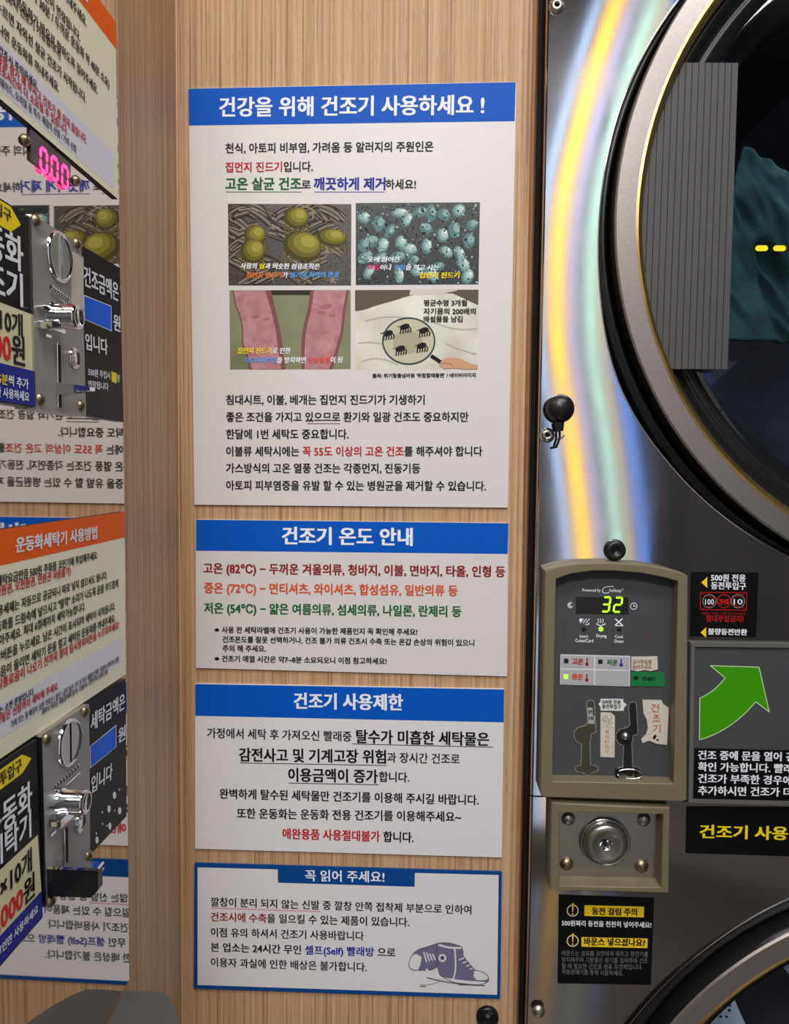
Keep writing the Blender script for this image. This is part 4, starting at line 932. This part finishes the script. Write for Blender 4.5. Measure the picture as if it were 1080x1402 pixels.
plw = price(None, 'price_plate', ((43, 1038), (30, 1033), (30, 1059)), [([('동전 투입구', K)], (28.7, 1055), 18, 1.0), ([('운동화', WH)], (42.6, 1107), 40, .92), ([('세탁기', WH)], (41.5, 1145), 38, .92), ([('500원×10개', K)], (42.6, 1191), 32, .92), ([('5,000', REDB), ('원', K)], (46.5, 1226), 34, .95), ([('5분', YEL), ('씩 코인만 사용하세요', WH)], (51, 1249), 12, 1.0)], 1012, 1256, [((51.5, 1143), (56.5, 1220), CRM), ((56.5, 1220), (58.5, 1254), LBL)], 49.5, 58.5, None)
def amount(name, tl, tr, bl, br, texts, rect, big):
    h = .004; f = LEFT.off(h); m = MB(); m.prism(LEFT, lq(f, [tl, tr, br, bl]), .0002, h, DEC, BLACKP); o = m.build(name, cab, .0006)
    q = Print(LEFT, h); q.poly(rect, WH, 2); c = (sum(r[0] for r in rect) / 4, sum(r[1] for r in rect) / 4)
    q.poly([(c[0] + (x - c[0]) * .95, c[1] + (y - c[1]) * .93) for x, y in rect], DEEP, 4)
    for s_, p0, p1, hh, b in texts: q.text(s_, p0, p1, hh, WH, b)
    for x, y, rx, ry in big: q.disc(x, y, rx, ry, WH, 3, 12)
    return o, q
o, q = amount('amount_plate', (110, 335), (163.8, 366.8), (116, 569), (169.3, 578), [('건조금액은', (114.5, 391), (161.5, 413), 25, .03), ('원', (154.8, 451.5), (164, 455), 22, .03), ('입니다', (116.4, 478), (146.5, 486), 21, .03), ('500원 투입시', (120, 514), (150, 519.5), 10, .02), ('분', (159.5, 522), (163.5, 523), 10, .02), ('연장됩니다', (120, 531), (147.5, 534.5), 10, .02)], [(113.8, 403.4), (152.3, 418.8), (152.8, 453.9), (115, 437.6)], [])
q.poly([(152, 508.5), (159, 511), (159.3, 525), (152.3, 522.5)], YEL, 4); q.build('printed_text', o)
o, q = amount('amount_plate', (117, 962), (172.2, 929), (124, 1170), (173.2, 1117.6), [('세탁금액은', (123.5, 1002), (170, 970), 22, .03), ('원', (161, 1018.5), (170.5, 1012), 20, .03), ('입니다', (124, 1087), (152.5, 1066.5), 22, .03)], [(122.6, 1022), (159, 992), (159, 1023), (123, 1052)],
    [(156.3, 1089, 2.3, 5), (148.8, 1107.5, 2.3, 5), (163.4, 1110, 2.3, 5), (150, 1131, 2.1, 5), (132.4, 1150, 2.3, 5), (163, 1081, .9, 1.5), (139.5, 1112, 1, 1.6), (156.8, 1109.5, .8, 1.2), (140, 1128, .8, 1.6), (146, 1130.5, .9, 1.3), (131.5, 1141, .9, 1.6)])
q.build('printed_text', o)
# lit counter
m = MB(); f = LEFT.off(.0015); m.prism(LEFT, lq(f, [(41.5, 176), (97, 224.5), (95.5, 259.5), (42, 219)]), .0002, .0015, mat('display_dark', (40, 8, 20), .15)); dw = m.build('counter_window', cab)
pc = LEFT.off(.0015); m = MB()
for x, y in ((54.5, 231.5), (69.5, 242.5), (84, 253.5)):
    a = pc.p(x, y); seven(m, pc, '0', a[0], a[1], .0095, .0165, .0030, LEDP, .0004, .05)
a = pc.p(67, 240); m.prism(pc, ell(a[0], a[1], .0016, .0016, 8), .0004, .0008, LEDP)
m.build('counter_digits', dw)
for cx, cy in ((33.5, 192), (103.5, 247.5)): m = MB(); m.lathe(LEFT, LEFT.p(cx, cy), [(.0001, .004), (.0024, .0036), (.004, .0018), (.0045, 0)], BRASS, 20); m.build('bolt', cab)
# coin acceptors
def acceptor(quad, dial, slotdark, knob, rivets, emb, vslot, lower):
    h = .008; f = LEFT.off(h); m = MB(); P4 = lq(f, quad); m.prism(LEFT, P4, .0002, h, ZINC, CHROMED); ca = m.build('coin_acceptor', cab, .002)
    for r in rivets: m = MB(); m.lathe(f, f.p(*r), [(.0001, .0035), (.0028, .003), (.0046, .0014), (.0052, 0)], BRASS, 20); m.build('rivet', ca)
    c = f.p(*dial); R = .0185
    m = MB(); m.lathe(f, c, [(R + .0012, 0), (R + .0008, .0022), (R - .001, .003), (R - .0022, .0018)], CHROME, 40)
    for s_ in (-1, 1):
        seg = [(c[0] + s_ * max(.0016, 0) + 0, 0)]
        arc = [(c[0] + s_ * math.sqrt(max(0, (R - .002) ** 2 - y * y)), c[1] + y) for y in [(-1 + 2 * k / 16) * (R - .0021) for k in range(17)]]
        arc = [(s_ * max(s_ * (x - c[0]), .0018) + c[0], y) for x, y in arc]
        m.prism(f, arc + [(c[0] + s_ * .0017, c[1] + R - .0021), (c[0] + s_ * .0017, c[1] - R + .0021)], .0, .0016, CHROMED)
    m.prism(f, [(c[0] - .0017, c[1] - R + .002), (c[0] + .0017, c[1] - R + .002), (c[0] + .0017, c[1] + R - .002), (c[0] - .0017, c[1] + R - .002)], .0001, .0004 if slotdark else .0026, BLACKM if slotdark else CHROME)
    m.build('coin_entry', ca)
    m = MB(); (x0, y0), (x1, y1) = emb; n = 9
    for k in range(n): cc = f.p(x0 + (x1 - x0) * k / (n - 1), y0 + (y1 - y0) * k / (n - 1)); m.lathe(f, cc, [(.0001, .0013), (.0016, .001), (.0025, 0)], CHROME, 8)
    a, b = f.p(x0, y0), f.p(x1, y1); m.prism(f, [(a[0] - .002, a[1] - .006), (b[0] + .002, b[1] - .006), (b[0] + .002, b[1] - .0045), (a[0] - .002, a[1] - .0045)], 0, .001, CHROME)
    m.build('embossed_mark', ca)
    a, b = vslot; a, b = f.p(*a), f.p(*b); m = MB(); m.prism(f, [(a[0] - .0032, b[1]), (a[0] + .0032, b[1]), (a[0] + .0032, a[1]), (a[0] - .0032, a[1])], 0, .0003, BLACKM)
    m.prism(f, [(a[0] - .0044, b[1]), (a[0] - .0032, b[1]), (a[0] - .0032, a[1] + .0012), (a[0] - .0044, a[1] + .0012)], 0, .001, CHROME); m.build('return_slot', ca)
    # reject lever: a horizontal chrome cradle with a round push button
    c = f.p(*knob[0]); m = MB()
    m.lathe(f, c, [(.0115, 0), (.0115, .004), (.0098, .006), (.0098, .020), (.0088, .0225), (.0070, .0225), (.0066, .0215), (.0001, .0215)], CHROME, 36); m.build('push_button', ca)
    m = MB(); m.prism(f, [(c[0] - .020, c[1] - .0125), (c[0] + .001, c[1] - .0125), (c[0] + .001, c[1] - .006), (c[0] - .020, c[1] - .006)], 0, .011, CHROME)
    m.prism(f, [(c[0] - .020, c[1] + .002), (c[0] - .010, c[1] + .002), (c[0] - .010, c[1] + .005), (c[0] - .020, c[1] + .005)], 0, .005, CHROME)
    m.build('reject_lever', ca, .0012)
    c = f.p(*knob[1]); m = MB(); m.lathe(f, c, [(.0085, 0), (.0085, .0018), (.0070, .0022), (.0064, .0010), (.0001, .0016)], CHROME, 30); m.build('lock_button', ca)
    c = f.p(*knob[2]); m = MB(); m.prism(f, [(c[0] - .004, c[1] - .001), (c[0] + .004, c[1] - .001), (c[0] + .004, c[1] + .001), (c[0] - .004, c[1] + .001)], 0, .002, CHROME); m.build('small_tab', ca)
    return ca, f, P4
ca, f, P4 = acceptor([(42.5, 292), (111.5, 336), (118, 571), (49.5, 560)], (80.5, 352), False, ((69, 434), (101, 490.5), (63.5, 460)), ((49.5, 303), (105.5, 334.5), (55.5, 547), (111, 556)), ((70, 393), (93, 410)), ((80, 472), (81.5, 558)), 0)
m = MB(); a = f.p(76, 523); b = f.p(76, 541)   # chrome flap sticking out of the plate
for y0_, y1_, hh in ((0, .004, .028),):
    P_ = [f.at(a[0], a[1], 0), f.at(a[0], a[1] - .0035, .027), f.at(a[0], b[1] + .004, .027), f.at(a[0], b[1], 0)]
    Q_ = [p + LEFT.u * .009 for p in P_]
    m.add(P_ + Q_, [(0, 1, 2, 3), (7, 6, 5, 4), (0, 4, 5, 1), (1, 5, 6, 2), (2, 6, 7, 3)], CHROME)
m.build('return_flap', ca)
m = MB(); m.prism(f, lq(f, [(96.5, 344), (113.5, 352), (113.5, 424), (98, 421)]), 0, .0006, mat('paper_strip', (200, 194, 184), .7, var=.08, vscale=600)); m.build('paper_strip', ca)
ca, f, P4 = acceptor([(57.5, 1006), (122, 963), (123.5, 1178), (64, 1244)], (94.3, 1016.5), True, ((81, 1097), (109, 1126), (70, 1141)), ((64.5, 1011.5), (116.5, 974), (70, 1233), (121, 1172)), ((76, 1078), (107, 1050)), ((90, 1134), (92, 1185)), 1)
m = MB(); a = f.p(64, 1189)   # coin cup standing out of the plate
CUP = Plane(f.at(a[0], 0, 0), (1, 0, 0), (0, 0, 1), (0, -1, 0))
zc = a[1]; CUPD = .040
pts = [(0, zc), (CUPD, zc), (CUPD, zc - .016), (CUPD - .006, zc - .022), (0, zc - .022)]
m.prism(CUP, pts, -.008, 0, BLACKP)
m.prism(CUP, [(0, zc + .0022), (CUPD + .001, zc + .0022), (CUPD + .001, zc), (0, zc)], -.009, .001, CHROME)
m.build('coin_cup', ca, .002)

# ------------------------------------------------------------------ grey plastic lid at the bottom left
zt = LEFT.p(170, 1357)[1]
def horiz(px, py, dz): v = ray(px, py); t = dz / v.z; return (v.x * t, -1 + v.y * t)
HP = Plane((0, 0, H), (1, 0, 0), (0, 1, 0), (0, 0, 1))
k1 = LEFT.p(170, 1357)
cn = [(XM + .0008, k1[0])] + [horiz(x, y, zt) for x, y in ((200, 1357), (222, 1359), (231, 1366), (240, 1382), (246, 1402))]
cn += [(cn[-1][0] + .02, cn[-1][1] - .07), (cn[-1][0] + .025, -.75), (XM + .0008, -.75)]
m = MB(); m.prism(HP, cn, zt - .05, zt, HOOD)
tag(m.build('machine_lid', None, .004), 'dark grey plastic lid with rounded corner against the bottom of the steel cabinet', 'lid')
lid = bpy.data.objects['machine_lid']
m = MB(); m.prism(HP, [(XM + .002, cn[0][1] - .01), (cn[2][0] - .012, cn[2][1] - .01), (cn[-3][0] - .012, cn[-3][1]), (cn[-2][0] - .012, -.74), (XM + .002, -.74)], -H, zt - .05, mat('body_grey', (120, 118, 116), .5)); m.build('machine_body', lid)

# ------------------------------------------------------------------ added glowing bars out of view that make the bands in the dryer steel
def glow(n, c, e):
    return mat('glow_' + n, c, .5, emit=e)
bars = [(-23, 10, (165, 205, 255), 2.1), (0, 18, (255, 200, 70), 2.8), (20, 12, (185, 195, 255), 1.2), (45, 12, (200, 255, 240), 1.7), (61, 8, (255, 220, 160), 1.0), (78, 16, (110, 160, 255), 1.2)]
m = MB(); m.prism(Plane((0, LY - .035, 0), (-1, 0, 0), (0, 0, 1), (0, 1, 0)), [(-XS + .32, .08), (-XS + .32, 3.19), (-XS - .30, 3.19), (-XS - .30, .08)], -.02, 0, mat('bar_backing', (120, 118, 122), .7))  # added reflector, greys the gaps between the mirrored bands
tag(m.build('added_backing_board'), 'added unseen board behind the glowing bars, brightens their mirrored gaps', 'board')
for off, wd, col, e in bars:
    x = XS + off * .000925 * KX; w2 = wd * .000925 * KX / 2
    m = MB(); pl = Plane((0, LY, 0), (-1, 0, 0), (0, 0, 1), (0, 1, 0)); nm = '%d' % off
    m.prism(pl, [(-x - w2, .12), (-x + w2, .12), (-x + w2, 3.15), (-x - w2, 3.15)], .0, .01, glow('bar_' + nm, col, e))
    tag(m.build('added_glow_bar'), {-23: 'sky blue', 0: 'warm yellow', 20: 'lavender', 45: 'mint green', 61: 'amber', 78: 'deep blue'}[off] + ' added glowing bar out of view, mirrored in the dryer front', 'light', 'added glowing bars out of view')
